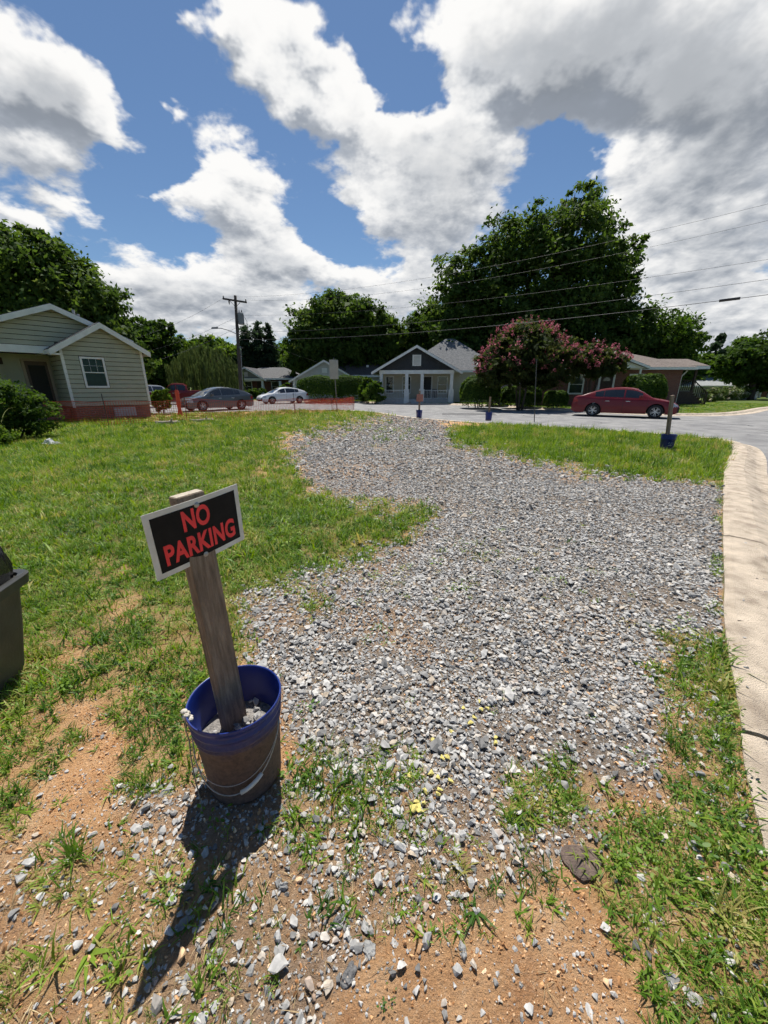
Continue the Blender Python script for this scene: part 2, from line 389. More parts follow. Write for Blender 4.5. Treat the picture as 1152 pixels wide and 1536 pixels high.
GRAVEL_R = raster([
  ([(560,628),(640,622),(670,640),(690,660),(760,683),(860,703),(1092,728),(1092,970),(1000,985),(1015,1080),(995,1165),(900,1182),(760,1175),(700,1200),(620,1262),(480,1170),(420,1120),(405,1010),(370,940),(400,890),(520,850),(630,802),(655,770),(560,762),(480,748),(450,700),(425,672),(440,655)], 1.0, 14),
  ([(420,1185),(900,1182),(935,1262),(820,1330),(700,1380),(560,1400),(470,1545),(120,1545),(205,1420),(205,1300),(180,1185),(300,1150)], .62, 12), ([(420,1170),(900,1175),(930,1262),(700,1300),(440,1290)], .86, 12),
  ([(985,960),(1095,950),(1130,1260),(1160,1545),(1000,1545),(925,1262),(1010,1182)], .50, 12), ([(360,880),(500,840),(600,810),(600,860),(430,960),(360,960)], .8, 10),
  ([(560,750),(650,755),(650,780),(580,785)], .45, 6), ([(500,900),(640,920),(640,980),(500,960)], .72, 14),
  ([(240,1270),(330,1270),(330,1420),(200,1500)], .45, 10), ([(480,690),(600,690),(600,750),(500,748)], .8, 10),
  ([(-9,1250),(220,1240),(220,1545),(-9,1545)], .30, 14), ([(300,1400),(520,1340),(560,1400),(470,1545),(200,1545)], .72, 12), ([(900,1350),(560,1400),(480,1545),(920,1545)], .14, 14)])
def cover(R, X, Y):
    u, v = pix_np(X, Y, 0.0)
    s = 12 + 8*np.clip((v-600)/400, 0, 1.5)
    u = u + s*(fbm(X*5+3, Y*5)-.5)*3.6; v = v + .6*s*(fbm(X*5-7, Y*5+40)-.5)*3.6
    ui = np.clip(u/_RS-.5, 0, _RW-1.001); vi = np.clip(v/_RS-.5, 0, _RH-1.001)
    a = ui.astype(int); b = vi.astype(int); fu = ui-a; fv = vi-b
    val = (R[b,a]*(1-fu)+R[b,a+1]*fu)*(1-fv)+(R[b+1,a]*(1-fu)+R[b+1,a+1]*fu)*fv
    return np.where(Y < .15, 0, val)
def lot_mask(X, Y):                                          # inside the lot, off the kerb
    return ~inpoly(X, Y, KERB_S + [(-45, -1.5)]) if False else inpoly(X, Y, KERB_S + [(-45, -1.5)])
def height(X, Y):
    near = np.exp(-(X**2+Y**2)/90)
    h = (fbm(X*1.3, Y*1.3)-.5)*.07*near + (fbm(X*6+9, Y*6)-.5)*.026*near + (fbm(X*17+2, Y*17)-.5)*.010*near
    h = h*np.clip(polydist(X, Y, KERB_S)/.5, 0, 1)
    return h

# ------------------------------------------------------------------ ground, road, kerbs
def ground_material():
    m = bpy.data.materials.new('ground_soil'); m.use_nodes = True; nt = m.node_tree; N = nt.nodes; L = nt.links
    p = N['Principled BSDF']; p.inputs['Roughness'].default_value = .95; p.inputs['Specular IOR Level'].default_value = .15
    tc = N.new('ShaderNodeTexCoord')
    def noise(sc, det=6, ro=.6):
        n = N.new('ShaderNodeTexNoise'); n.inputs['Scale'].default_value = sc; n.inputs['Detail'].default_value = det; n.inputs['Roughness'].default_value = ro
        L.new(tc.outputs['Object'], n.inputs['Vector']); return n.outputs['Fac']
    def ramp(f, a, b, lo=.35, hi=.65, mid=None):
        r = N.new('ShaderNodeValToRGB'); L.new(f, r.inputs[0]); r.color_ramp.elements[0].position = lo; r.color_ramp.elements[1].position = hi
        r.color_ramp.elements[0].color = (*a, 1); r.color_ramp.elements[1].color = (*b, 1)
        if mid: e = r.color_ramp.elements.new((lo+hi)/2); e.color = (*mid, 1)
        return r.outputs[0]
    def mix(f, a, b):
        n = N.new('ShaderNodeMix'); n.data_type = 'RGBA'; L.new(f, n.inputs[0]); L.new(a, n.inputs[6]); L.new(b, n.inputs[7]); return n.outputs[2]
    def at_(nm):
        a = N.new('ShaderNodeAttribute'); a.attribute_name = nm; return a.outputs['Fac']
    dirt1 = ramp(noise(7), (.43,.215,.095), (.68,.43,.24), .3, .7, (.56,.315,.15))
    dirt = mix(ramp(noise(140, 5, .7), (0,0,0), (1,1,1), .52, .72), dirt1, ramp(noise(30), (.26,.13,.065), (.70,.50,.32)))
    grav = ramp(noise(60, 6, .75), (.10,.085,.070), (.34,.295,.25), .36, .66, (.20,.17,.14))
    gras = ramp(noise(9, 8, .7), (.12,.11,.034), (.25,.20,.085), .3, .7, (.165,.15,.048))
    far = ramp(noise(.9, 8, .7), (.05,.10,.018), (.13,.15,.04), .3, .7)
    c = mix(at_('gravel'), dirt, grav); c = mix(at_('grass'), c, gras); c = mix(at_('far'), c, far)
    L.new(c, p.inputs['Base Color'])
    b = N.new('ShaderNodeBump'); b.inputs['Strength'].default_value = 1.0; b.inputs['Distance'].default_value = .022
    L.new(noise(90, 8, .7), b.inputs['Height']); L.new(b.outputs[0], p.inputs['Normal'])
    return m
def graded(a0, a1, fine0, fine1, step, grow):
    mid = list(np.arange(fine0, fine1, step)); out = mid[:]
    s = step; x = mid[-1]
    while x < a1: s *= grow; x += s; out.append(x)
    s = step; x = mid[0]
    while x > a0: s *= grow; x -= s; out.insert(0, x)
    return np.array(out)
def build_ground():
    xs = graded(-900, 900, -3.2, 3.2, .035, 1.045); ys = graded(-60, 1500, .3, 4.0, .035, 1.035)
    X, Y = np.meshgrid(xs, ys); X1 = X.ravel(); Y1 = Y.ravel()
    Z = height(X1, Y1)
    inr = inpoly(X1, Y1, ROAD_POLY_WIDE) 
    Z = np.where(inr, -0.35, Z)
    V = np.stack([X1, Y1, Z], 1); nx, ny = len(xs), len(ys)
    i = np.arange(nx*ny).reshape(ny, nx)
    Fq = np.stack([i[:-1,:-1], i[:-1,1:], i[1:,1:], i[1:,:-1]], -1).reshape(-1, 4)
    me = mesh_np('ground', V, Fq, ground_material(), smooth=True)
    g = cover(GRASS_R, X1, Y1); r = cover(GRAVEL_R, X1, Y1)
    lot = lot_mask(X1, Y1)
    far = np.where(lot & (Y1 < 28) & (X1 > -30), 0.0, 1.0)
    for nm, val in (('grass', np.clip(g, 0, 1)*np.clip((Y1-.9)/1.6, .30, 1)), ('gravel', np.clip(r*.95, 0, 1)*(1-.9*np.clip(g,0,1))), ('far', far)):
        a = me.attributes.new(nm, 'FLOAT', 'POINT'); a.data.foreach_set('value', val.astype(np.float32))
    return tag(link('ground', me, None), kind='structure')
GROUND = build_ground()

ASPH = mat('asphalt', (.15,.148,.148), (.26,.255,.245), 1.2, .9, .5, 160, c3=(.20,.197,.194))
def build_road():
    bm = bmesh.new(); vs = [bm.verts.new((x, y, ROAD_Z)) for x, y in ROAD_POLY]
    f = bm.faces.new(vs); bmesh.ops.triangulate(bm, faces=[f]); me = bpy.data.meshes.new('road'); bm.to_mesh(me); bm.free(); 
    bm = bmesh.new(); bm.from_mesh(me)
    for f in bm.faces:
        if f.normal.z < 0: f.normal_flip()
    bm.to_mesh(me); bm.free()
    return tag(link('road', me, ASPH), kind='structure')
ROAD = build_road()
def road_wear():
    tar = mat('crack_tar', (.03,.03,.031), (.055,.054,.053), 12, .8); pm = mat('asphalt_patch', (.085,.084,.085), (.14,.138,.136), 3, .9, .4, 160)
    r = random.Random(21)
    for (px, py, ang, L_) in ((1060,645,.2,3.0),(1130,640,1.3,2.6),(1000,640,.1,2.4),(1120,652,.5,1.6),(760,622,-.4,4.0),(600,610,.1,5.0),(880,632,-.3,3.2),(1090,632,.05,4.5)):
        g = G(px, py, ROAD_Z); a = ang; mb = MB(); p = Vector((g.x, g.y, ROAD_Z+.004)); n = 14
        for i in range(n+1):
            w = .022*r.uniform(.4,1.2); d = Vector((math.cos(a), math.sin(a), 0)); q = Vector((-d.y, d.x, 0)); mb.v += [tuple(p-q*w), tuple(p+q*w)]; p = p+d*L_/n; a += r.gauss(0,.35)
            if i: o = 2*i; mb.f.append((o-2,o,o+1,o-1))
        obj('crack', mb, tar, ROAD)
    g = G(700, 621, ROAD_Z); obj('patch', MB().prism([(g.x-1.6,g.y-.8),(g.x+1.5,g.y-1.1),(g.x+1.8,g.y+.7),(g.x-1.3,g.y+.9)], ROAD_Z-.05, ROAD_Z+.004), pm, ROAD)
road_wear()

CONC = mat('kerb_concrete', (.30,.24,.18), (.60,.50,.385), 5.0, .92, .8, 150, c3=(.47,.39,.30), detail=12)
def build_kerb(name, path, prof, seg_len, joint=.022):
    """sweep the profile (offset from back edge, z) along the path and cut it at the joints"""
    root = empty(name, (0,0,0)); tag(root, kind='structure')
    pts = [Vector((*p, 0)) for p in path]; cum = [0]
    for a, b in zip(pts[:-1], pts[1:]): cum.append(cum[-1]+(b-a).length)
    def sample(s):
        s = min(max(s, 0), cum[-1]-1e-4); i = max(j for j in range(len(cum)-1) if cum[j] <= s)
        t = (s-cum[i])/max(cum[i+1]-cum[i], 1e-6); p = pts[i].lerp(pts[i+1], t)
        d0 = (pts[min(i+1,len(pts)-1)]-pts[i]).normalized(); ia = min(i+2, len(pts)-1); d1 = (pts[ia]-pts[min(i+1, ia-1)]).normalized() if ia > i+1 else d0
        im = max(i-1, 0); dm = (pts[i]-pts[im]).normalized() if i > im else d0
        d = ((dm+d0).normalized()*(1-t) + (d0+d1).normalized()*t).normalized()
        return p, d
    s = 0.0; k = 0
    while s < cum[-1]-.2:
        e = min(s+seg_len, cum[-1]); n = max(2, int((e-s)/.18) if s < 22 else int((e-s)/.6)); mb = MB(); m = len(prof)
        n = max(n, 2)
        for i in range(n+1):
            ss = s+joint/2 + (e-s-joint)*i/n; p, d = sample(ss); nrm = Vector((d.y, -d.x, 0))
            for (o, z) in prof:
                wob = .012*(fbm(np.array(ss*1.7), np.array(o*3.0+k))-.5) if s < 14 else 0
                q = p + nrm*(o+(wob*1.5 if o < .02 else 0)); mb.v.append((q.x, q.y, z+float(wob)))
        for i in range(n):
            for j in range(m-1):
                a = i*m+j; mb.f.append((a, a+1, a+m+1, a+m))
        mb.f.append(tuple(range(m))); mb.f.append(tuple(reversed(range(n*m, n*m+m))))
        obj('kerb_section', mb, CONC, root, smooth=False); s = e; k += 1
    return root
build_kerb('kerb', KERB_S, [(0,-.30),(0,.014),(.05,.026),(.16,.026),(.27,.016),(.36,-.018),(.44,-.055),(.51,-.072),(KW,-.076),(KW+.003,-.30)], 2.9)
build_kerb('far_kerb', list(reversed(FAR_S)), [(-.28,-.3),(-.28,.035),(-.02,.05),(.05,.02),(.14,-.055),(.30,-.074),(.45,-.078),(.453,-.3)], 5.0)

# ------------------------------------------------------------------ scattering
def gn_scatter(name, P, rot, scl, idx, sources, label, cat):
    """one object whose points carry instances of a few source meshes"""
    c = bpy.data.collections.new(name+'_sources')
    for s in sources: c.objects.link(s)
    me = bpy.data.meshes.new(name); me.vertices.add(len(P)); me.vertices.foreach_set('co', np.asarray(P, np.float32).ravel())
    for nm, ty, val in (('rot','FLOAT_VECTOR',rot), ('scl','FLOAT_VECTOR',scl)):
        a = me.attributes.new(nm, ty, 'POINT'); a.data.foreach_set('vector', np.asarray(val, np.float32).ravel())
    a = me.attributes.new('pick', 'INT', 'POINT'); a.data.foreach_set('value', np.asarray(idx, np.int32))
    o = bpy.data.objects.new(name, me); COL.objects.link(o)
    ng = bpy.data.node_groups.new(name+'_scatter', 'GeometryNodeTree')
    ng.interface.new_socket('Geometry', in_out='INPUT', socket_type='NodeSocketGeometry'); ng.interface.new_socket('Geometry', in_out='OUTPUT', socket_type='NodeSocketGeometry')
    N = ng.nodes; L = ng.links; gi = N.new('NodeGroupInput'); go = N.new('NodeGroupOutput')
    ci = N.new('GeometryNodeCollectionInfo'); ci.inputs['Collection'].default_value = c; ci.inputs['Separate Children'].default_value = True; ci.inputs['Reset Children'].default_value = True
    ip = N.new('GeometryNodeInstanceOnPoints'); ip.inputs['Pick Instance'].default_value = True
    def na(nm, ty):
        n = N.new('GeometryNodeInputNamedAttribute'); n.data_type = ty; n.inputs['Name'].default_value = nm; return n.outputs['Attribute']
    er = N.new('FunctionNodeEulerToRotation'); L.new(na('rot','FLOAT_VECTOR'), er.inputs[0])
    L.new(gi.outputs[0], ip.inputs['Points']); L.new(ci.outputs[0], ip.inputs['Instance']); L.new(na('pick','INT'), ip.inputs['Instance Index'])
    L.new(er.outputs[0], ip.inputs['Rotation']); L.new(na('scl','FLOAT_VECTOR'), ip.inputs['Scale']); L.new(ip.outputs[0], go.inputs[0])
    md = o.modifiers.new('scatter', 'NODES'); md.node_group = ng
    return tag(o, label, cat, kind='stuff')
def src(name, me):
    return bpy.data.objects.new(name, me)
def sample_area(x0, x1, y0, y1, dens, mask, inlot=True):
    n = int((x1-x0)*(y1-y0)*dens); X = RNG.uniform(x0, x1, n); Y = RNG.uniform(y0, y1, n)
    w = mask(X, Y); k = RNG.random(n) < w
    X, Y = X[k], Y[k]
    if inlot:
        k = lot_mask(X, Y) & (polydist(X, Y, KERB_S) > .03*RNG.random(len(X))); X, Y = X[k], Y[k]
    return X, Y

# ---- stones
STONE = mat_random('crushed_stone', [(0,(.125,.122,.118)),(.16,(.215,.211,.204)),(.38,(.33,.322,.308)),(.64,(.42,.409,.39)),(.82,(.49,.476,.45)),(.90,(.42,.34,.25)),(.96,(.55,.53,.495)),(1,(.33,.235,.17))], rough=.92, noise=.34, nscale=2.2, bump=.6, spec=.15)
YELLOW = mat('yellow_paint_on_stone', (.75,.62,.10), (.50,.45,.22), 30, .8, .4, 80)
def stone_mesh(seed):
    r = np.random.default_rng(seed); bm = bmesh.new()
    pts = r.normal(size=(15, 3)); pts /= np.linalg.norm(pts, axis=1)[:, None]; pts *= r.uniform(.72, 1.1, 15)[:, None]
    pts *= np.array([1.0, r.uniform(.6, .9), r.uniform(.38, .62)])*.5
    for p in pts: bm.verts.new(p)
    res = bmesh.ops.convex_hull(bm, input=bm.verts); bmesh.ops.delete(bm, geom=[v for v in bm.verts if not v.link_faces], context='VERTS')
    me = bpy.data.meshes.new('stone'); bm.to_mesh(me); bm.free(); me.materials.append(STONE); return me
STONES = [stone_mesh(100+i) for i in range(14)]
def build_gravel():
    Xs, Ys, Ss = [], [], []
    gm = lambda X, Y: cover(GRAVEL_R, X, Y)**1.25*(1-.5*np.clip(cover(GRASS_R, X, Y), 0, 1)) * np.clip(-.05+2.1*fbm(X*1.7+5, Y*1.7+8), .12, 1)
    for (x0,x1,y0,y1,dn,s0) in ((-1.6,1.6,.35,1.0,3400,.0205),(-1.4,2.2,1.0,1.9,4000,.0235),(-2.0,3.2,1.9,3.2,3300,.0250),(-2.5,5.2,3.2,6.0,2300,.027),(-3.5,7.5,6,10.5,1000,.040),(-5,7,10.5,21,420,.058)):
        X, Y = sample_area(x0, x1, y0, y1, dn, gm)
        S = s0*np.exp(RNG.normal(0, .33, len(X))); Xs.append(X); Ys.append(Y); Ss.append(S)
    for (x0,x1,y0,y1,dn,s0) in ((-1.6,1.6,.35,1.9,5200,.0105),(-2.0,3.2,1.9,3.4,2600,.014),(-2.5,5.2,3.4,6.0,1100,.019)):
        X, Y = sample_area(x0, x1, y0, y1, dn, lambda a, b: np.clip(gm(a, b)*1.3, 0, 1)); Xs.append(X); Ys.append(Y); Ss.append(s0*np.exp(RNG.normal(0, .3, len(X))))
    # strays and grit on the bare soil
    X, Y = sample_area(-1.6, 1.7, .35, 2.2, 8000, lambda X, Y: .55*np.clip(1-1.3*cover(GRASS_R, X, Y), .05, 1)*np.clip(fbm(X*3, Y*3)*1.6-.25, .1, 1)); Xs.append(X); Ys.append(Y); Ss.append(.0070*np.exp(RNG.normal(0, .45, len(X))))
    X, Y = sample_area(-1.4, 1.3, .35, 1.2, 110, lambda X, Y: np.full(X.shape, .5)); Xs.append(X); Ys.append(Y); Ss.append(.017*np.exp(RNG.normal(0, .4, len(X))))
    # a few thrown onto the kerb apron
    k = RNG.integers(12, 80, 140); K = np.array(KERB_S); X = K[k,0]+RNG.uniform(.0,.40,140)**1.0; Y = K[k,1]-RNG.uniform(-.1,.25,140); 
    X = np.concatenate(Xs+[X]); Y = np.concatenate(Ys+[Y]); S = np.concatenate(Ss+[.011*np.exp(RNG.normal(0,.45,140))])
    n = len(X); Z = height(X, Y) + S*RNG.uniform(.0, .36, n)
    onk = ~lot_mask(X, Y); Z[onk] = .028-.10*np.clip((polydist(X, Y, KERB_S)[onk]-.25)/.25, 0, 1)
    rot = np.stack([RNG.normal(0, .35, n), RNG.normal(0, .35, n), RNG.uniform(0, 6.283, n)], 1)
    idx = RNG.integers(0, len(STONES), n); scl = np.repeat(S[:, None], 3, 1)*RNG.uniform(.8, 1.2, (n, 3))
    P = np.stack([X, Y, Z], 1)
    # the 300 stones that show largest are parts of the ground, one by one; the rest is gravel
    show = S/np.hypot(np.hypot(X, Y), CAM_H)
    u, v = pix_np(X, Y, 0); show[(u < 5) | (u > 1147) | (v > 1530)] = 0
    # painted ones lie in a loose line
    ypx = [(722,1062),(706,1083),(744,1104),(743,1112),(678,1099),(651,1113),(664,1137),(671,1136),(655,1168),(647,1160),(615,1165),(660,1185),(657,1192),(626,1208),(636,1208),(620,1216),(630,1220),(628,1214),(720,1050),(732,1060),(695,1060),(712,1074),(676,1170),(640,1190)]
    order = np.argsort(-show)[:300-len(ypx)]
    for i in order:
        o = bpy.data.objects.new('stone', STONES[idx[i]]); COL.objects.link(o); o.location = P[i]; o.rotation_euler = rot[i]; o.scale = scl[i]; o.parent = GROUND
    ym = []
    for i in range(5):
        me = STONES[i].copy(); me.materials.clear(); me.materials.append(YELLOW); ym.append(me)
    for i, (px, py) in enumerate(ypx):
        g = G(px, py); o = bpy.data.objects.new('stone', ym[i % 5]); COL.objects.link(o); s = random.uniform(.024, .040)
        o.location = (g.x, g.y, float(height(np.array(g.x), np.array(g.y)))+.012); o.scale = (s, s, s); o.rotation_euler = (random.gauss(0,.3), random.gauss(0,.3), random.uniform(0,6.3)); o.parent = GROUND
        o['label'] = 'stone with yellow marking paint'
    keep = np.ones(n, bool); keep[order] = False
    gn_scatter('gravel', P[keep], rot[keep], scl[keep], idx[keep], [src('stone_source', m) for m in STONES], 'grey crushed stone gravel spread over the open lot', 'gravel')
build_gravel()
def build_crumbs():
    cm = mat_random('clay_crumbs', [(0,(.30,.145,.062)),(.4,(.50,.27,.125)),(.8,(.66,.42,.23)),(1,(.76,.58,.40))], rough=.95, noise=.2, nscale=3, spec=.1)
    ms = []
    for i in range(5):
        me = STONES[i].copy(); me.materials.clear(); me.materials.append(cm); ms.append(src('crumb_source_%02d' % i, me))
    X, Y = sample_area(-1.9, 1.7, .35, 2.3, 22000, lambda a, b: np.clip(1-1.1*cover(GRASS_R, a, b), .08, 1)*np.clip(1-.55*cover(GRAVEL_R, a, b), .3, 1)*np.clip(fbm(a*4+1, b*4)*2-.45, .08, 1)); n = len(X)
    S = .0046*np.exp(RNG.normal(0, .6, n)); gn_scatter('clay_crumbs', np.stack([X, Y, height(X, Y)+S*.15], 1), RNG.uniform(0, 6.28, (n, 3)), np.repeat(S[:, None], 3, 1), RNG.integers(0, 5, n), ms, 'small crumbs of orange clay on the bare soil', 'soil')
build_crumbs()

# ---- grass
GRASS = mat_random('grass_blades', [(0,(.042,.105,.013)),(.25,(.082,.175,.019)),(.55,(.150,.260,.026)),(.85,(.215,.315,.040)),(1,(.38,.34,.11))], rough=.5, noise=.18, nscale=30, transl=.42, spec=.3, patch=1.5)
STRAW = mat_random('dry_straw', [(0,(.13,.085,.045)),(.5,(.30,.21,.11)),(1,(.46,.36,.20))], rough=.8, noise=.2, nscale=40)
def blades(seed, n, length, width, spread, droop, lean=(.15, .9), segs=3, m=GRASS, curl=0.0):
    """tuft of tapered bent blades"""
    r = np.random.default_rng(seed); V = []; Fq = []
    for i in range(n):
        a = r.uniform(0, 6.283); b = r.uniform(0, 6.283); rad = spread*math.sqrt(r.random()); base = np.array([rad*math.cos(b), rad*math.sin(b), -.004])
        L = length*r.uniform(.5, 1.15); w = width*r.uniform(.7, 1.2); th = r.uniform(*lean); d = np.array([math.cos(a), math.sin(a)]); s = np.array([-d[1], d[0], 0])
        tw = r.uniform(-.6, .6); p = base.copy(); o = len(V); 
        for k in range(segs+1):
            t = k/segs; ww = w*(1-t**1.6)*.5 if k < segs else w*.04
            sd = s*math.cos(tw) + np.array([0,0,1])*math.sin(tw)*.5
            V.append(p-sd*ww); V.append(p+sd*ww)
            ang = th + droop*t*t
            st = L/segs; p = p + np.array([d[0]*math.sin(ang), d[1]*math.sin(ang), math.cos(ang)])*st
            if p[2] < .003: p[2] = .003+.004*r.random()
        for k in range(segs): Fq.append((o+2*k, o+2*k+1, o+2*k+3, o+2*k+2))
    return mesh_np('grass_tuft', V, Fq, m, smooth=True)
def build_grass():
    fine = [blades(200+i, 14, .062, .0042, .035, 1.1, (.1, 1.0)) for i in range(4)]
    broad = [blades(220+i, 9, .070, .0085, .030, 1.2, (.35, 1.25)) for i in range(4)]
    clov = None
    star = [blades(240+i, 8, .060, .0085, .006, .7, (.9, 1.45)) for i in range(4)]
    tall = [blades(260+i, 20, .15, .010, .085, .9, (.05, .75)) for i in range(4)]
    def leafy(seed):
        r = np.random.default_rng(seed); V = []; Fq = []
        for i in range(16):
            a = r.uniform(0,6.283); d = r.uniform(.006,.045); h = r.uniform(.010,.028); L_ = r.uniform(.006,.0115); w = L_*r.uniform(.55,.8); c = np.array([d*math.cos(a), d*math.sin(a), h]); u = np.array([math.cos(a),math.sin(a),r.uniform(-.4,.3)]); q = np.array([-math.sin(a),math.cos(a),r.uniform(-.2,.2)])
            o = len(V); V += [c-u*L_*.6, c-u*L_*.25+q*w*.45, c+u*L_*.3+q*w*.4, c+u*L_*.65, c+u*L_*.3-q*w*.4, c-u*L_*.25-q*w*.45]; Fq.append((o,o+1,o+2,o+3,o+4,o+5))
        return mesh_np('leaf_tuft', V, Fq, GRASS)
    fl = [src('tuft_source', m) for m in fine+broad+star+tall+[leafy(280+i) for i in range(3)]]
    # collections list their objects by name: keep the order with sorted names
    for i, o in enumerate(fl): o.name = 'tuft_source_%02d' % i
    P, R, S, I = [], [], [], []
    gm = lambda X, Y: np.clip(cover(GRASS_R, X, Y), 0, 1)**1.3*np.clip(.25+1.6*fbm(X*1.6+31, Y*1.6+2), 0, 1)
    def put(X, Y, lo, hi, sm, sg=.25):
        n = len(X); s = sm*np.exp(RNG.normal(0, sg, n)); Z = height(X, Y)
        P.append(np.stack([X, Y, Z], 1)); R.append(np.stack([RNG.normal(0,.12,n), RNG.normal(0,.12,n), RNG.uniform(0,6.283,n)], 1))
        S.append(np.repeat(s[:, None], 3, 1)*np.stack([np.ones(n), np.ones(n), RNG.uniform(.7,1.25,n)], 1)); I.append(RNG.integers(lo, hi, n))
    for (x0,x1,y0,y1,dn,sm) in ((-1.9,1.8,.35,1.25,1300,.72),(-3.2,2.6,1.25,2.6,780,.95),(-5.5,3.6,2.6,5.0,480,1.3)):
        X, Y = sample_area(x0,x1,y0,y1,dn*.55,gm); put(X, Y, 0, 4, sm)
        X, Y = sample_area(x0,x1,y0,y1,dn*.50,gm); put(X, Y, 4, 8, sm)
        X, Y = sample_area(x0,x1,y0,y1,dn*.22,lambda a, b: np.clip(gm(a, b)*1.6+.0, 0, .8)); put(X, Y, 8, 12, sm*.9)
    X, Y = sample_area(-1.3,1.4,.4,1.3,60,lambda a, b: np.clip(.10+fbm(a*3+50, b*3)-.45, 0, 1)); put(X, Y, 8, 12, .65, .3)
    X, Y = sample_area(-1.0,2.6,1.3,5,26,lambda a, b: np.clip(fbm(a*2+50, b*2)-.45, 0, 1)); put(X, Y, 4, 12, .6, .3)
    X, Y = sample_area(-3.2,2.0,.35,3.2,300,lambda a, b: np.clip(gm(a, b)+.12, 0, 1)*np.clip(fbm(a*2.1+70, b*2.1)*3-1.4, 0, 1)); put(X, Y, 16, 19, 1.0, .35)
    X, Y = sample_area(-6,2.0,3.2,6,160,lambda a, b: gm(a, b)*np.clip(fbm(a*2.1+70, b*2.1)*3-1.4, 0, 1)); put(X, Y, 16, 19, 1.4, .35)
    K = np.array(KERB_S[:60]); kk = RNG.integers(0, len(K)-1, 420); tt = RNG.random(420)[:,None]; KP = K[kk]*(1-tt)+K[kk+1]*tt; KP = KP+np.stack([-RNG.random(420)*.08, RNG.random(420)*.03],1)
    w_ = (KP[:,1] > .4) & (fbm(KP[:,0]*2.5, KP[:,1]*2.5) > .47); put(KP[w_,0], KP[w_,1], 0, 12, .8, .3)
    for (x0,x1,y0,y1,dn,sm,lo,hi) in ((-9,9,5,9,260,1.5,0,8),(-16,10,9,14,140,1.75,0,8),(-24,6,14,25.5,75,2.1,0,8),(-9,9,5,9,22,.75,12,16),(-10,10,9,14,26,.95,12,16),(-22,6,14,25.5,16,1.15,12,16)):
        X, Y = sample_area(x0,x1,y0,y1,dn,gm); put(X, Y, lo, hi, sm)
    # unmown island between gravel and street
    X, Y = sample_area(1.5,9.5,6,18,34,lambda a, b: gm(a, b)); put(X, Y, 12, 16, 1.0)
    gn_scatter('grass', np.concatenate(P), np.concatenate(R), np.concatenate(S), np.concatenate(I), fl, 'green weedy grass growing over the lot and through the gravel', 'grass')
    # dead stems and straw
    st = [src('straw_source_%02d' % i, blades(300+i, 5, .045, .0022, .03, .2, (1.3, 1.56), 2, STRAW)) for i in range(4)]
    X, Y = sample_area(-2.2,2.0,.35,2.4,520,lambda a, b: np.clip(.18+.9*(cover(GRASS_R,a,b) > .15), 0, 1)*np.clip(fbm(a*3, b*3+9)*1.8-.3, .05, 1))
    X2, Y2 = sample_area(-5,3,2.4,6,90,lambda a, b: np.clip(cover(GRASS_R,a,b), 0, 1)*.8); X = np.concatenate([X,X2]); Y = np.concatenate([Y,Y2])
    n = len(X); gn_scatter('dry_straw', np.stack([X,Y,height(X,Y)+.004],1), np.stack([np.zeros(n),np.zeros(n),RNG.uniform(0,6.28,n)],1), np.repeat(RNG.uniform(.5,1.3,n)[:,None],3,1), RNG.integers(0,4,n), st, 'dry straw and dead stems scattered on the soil', 'straw')
    # lawns across the street
    yd = [src('lawn_source_%02d' % i, blades(320+i, 16, .11, .016, .14, .8, (.1, .9), 2)) for i in range(3)]
    n = 16000; X = RNG.uniform(-26, 34, n); Y = RNG.uniform(20, 50, n); Fp = FAR_S + [(-60,200),(62,200)]
    k = inpoly(X, Y, Fp) & (polydist(X, Y, FAR_S) > .25) & (polydist(X, Y, FAR_S) < 9); X, Y = X[k], Y[k]; n = len(X)
    gn_scatter('verge_grass', np.stack([X,Y,height(X,Y)*0],1), np.stack([np.zeros(n),np.zeros(n),RNG.uniform(0,6.28,n)],1), np.repeat(RNG.uniform(.6,1.2,n)[:,None],3,1), RNG.integers(0,3,n), yd, 'mown green lawn in the yards across the street', 'grass')
build_grass()

# ------------------------------------------------------------------ materials for buildings and things
M_SIDE = mat('tan_vinyl_siding', (.355,.355,.255), (.41,.41,.30), 2.0, .6, .15, 40)
M_WHITE = mat('white_trim_paint', (.70,.72,.70), (.60,.62,.60), 3.0, .55)
M_BRICK = None
def brick_mat(name, c1, c2, mortar, scale=4.2):
    m = bpy.data.materials.new(name); m.use_nodes = True; nt = m.node_tree; N = nt.nodes; L = nt.links; p = N['Principled BSDF']; p.inputs['Roughness'].default_value = .9
    tc = N.new('ShaderNodeTexCoord'); sp = N.new('ShaderNodeSeparateXYZ'); L.new(tc.outputs['Object'], sp.inputs[0])
    ad = N.new('ShaderNodeMath'); ad.operation = 'ADD'; L.new(sp.outputs[0], ad.inputs[0]); L.new(sp.outputs[1], ad.inputs[1])
    cb = N.new('ShaderNodeCombineXYZ'); L.new(ad.outputs[0], cb.inputs[0]); L.new(sp.outputs[2], cb.inputs[1])
    b = N.new('ShaderNodeTexBrick'); L.new(cb.outputs[0], b.inputs[0]); b.inputs['Color1'].default_value = (*c1,1); b.inputs['Color2'].default_value = (*c2,1); b.inputs['Mortar'].default_value = (*mortar,1)
    b.inputs['Scale'].default_value = scale; b.inputs['Mortar Size'].default_value = .018; b.inputs['Brick Width'].default_value = .9; b.inputs['Row Height'].default_value = .32
    L.new(b.outputs[0], p.inputs['Base Color']); MATS[name] = m; return m
M_BRICK = brick_mat('red_brick', (.20,.10,.072), (.155,.078,.058), (.30,.27,.24))
M_BRICK2 = brick_mat('dark_red_brick', (.17,.065,.05), (.13,.05,.04), (.22,.18,.16))
def shingle_mat(name, c1, c2, c3):
    return mat(name, c1, c2, 6.0, .95, .5, 30, c3=c3, detail=9)
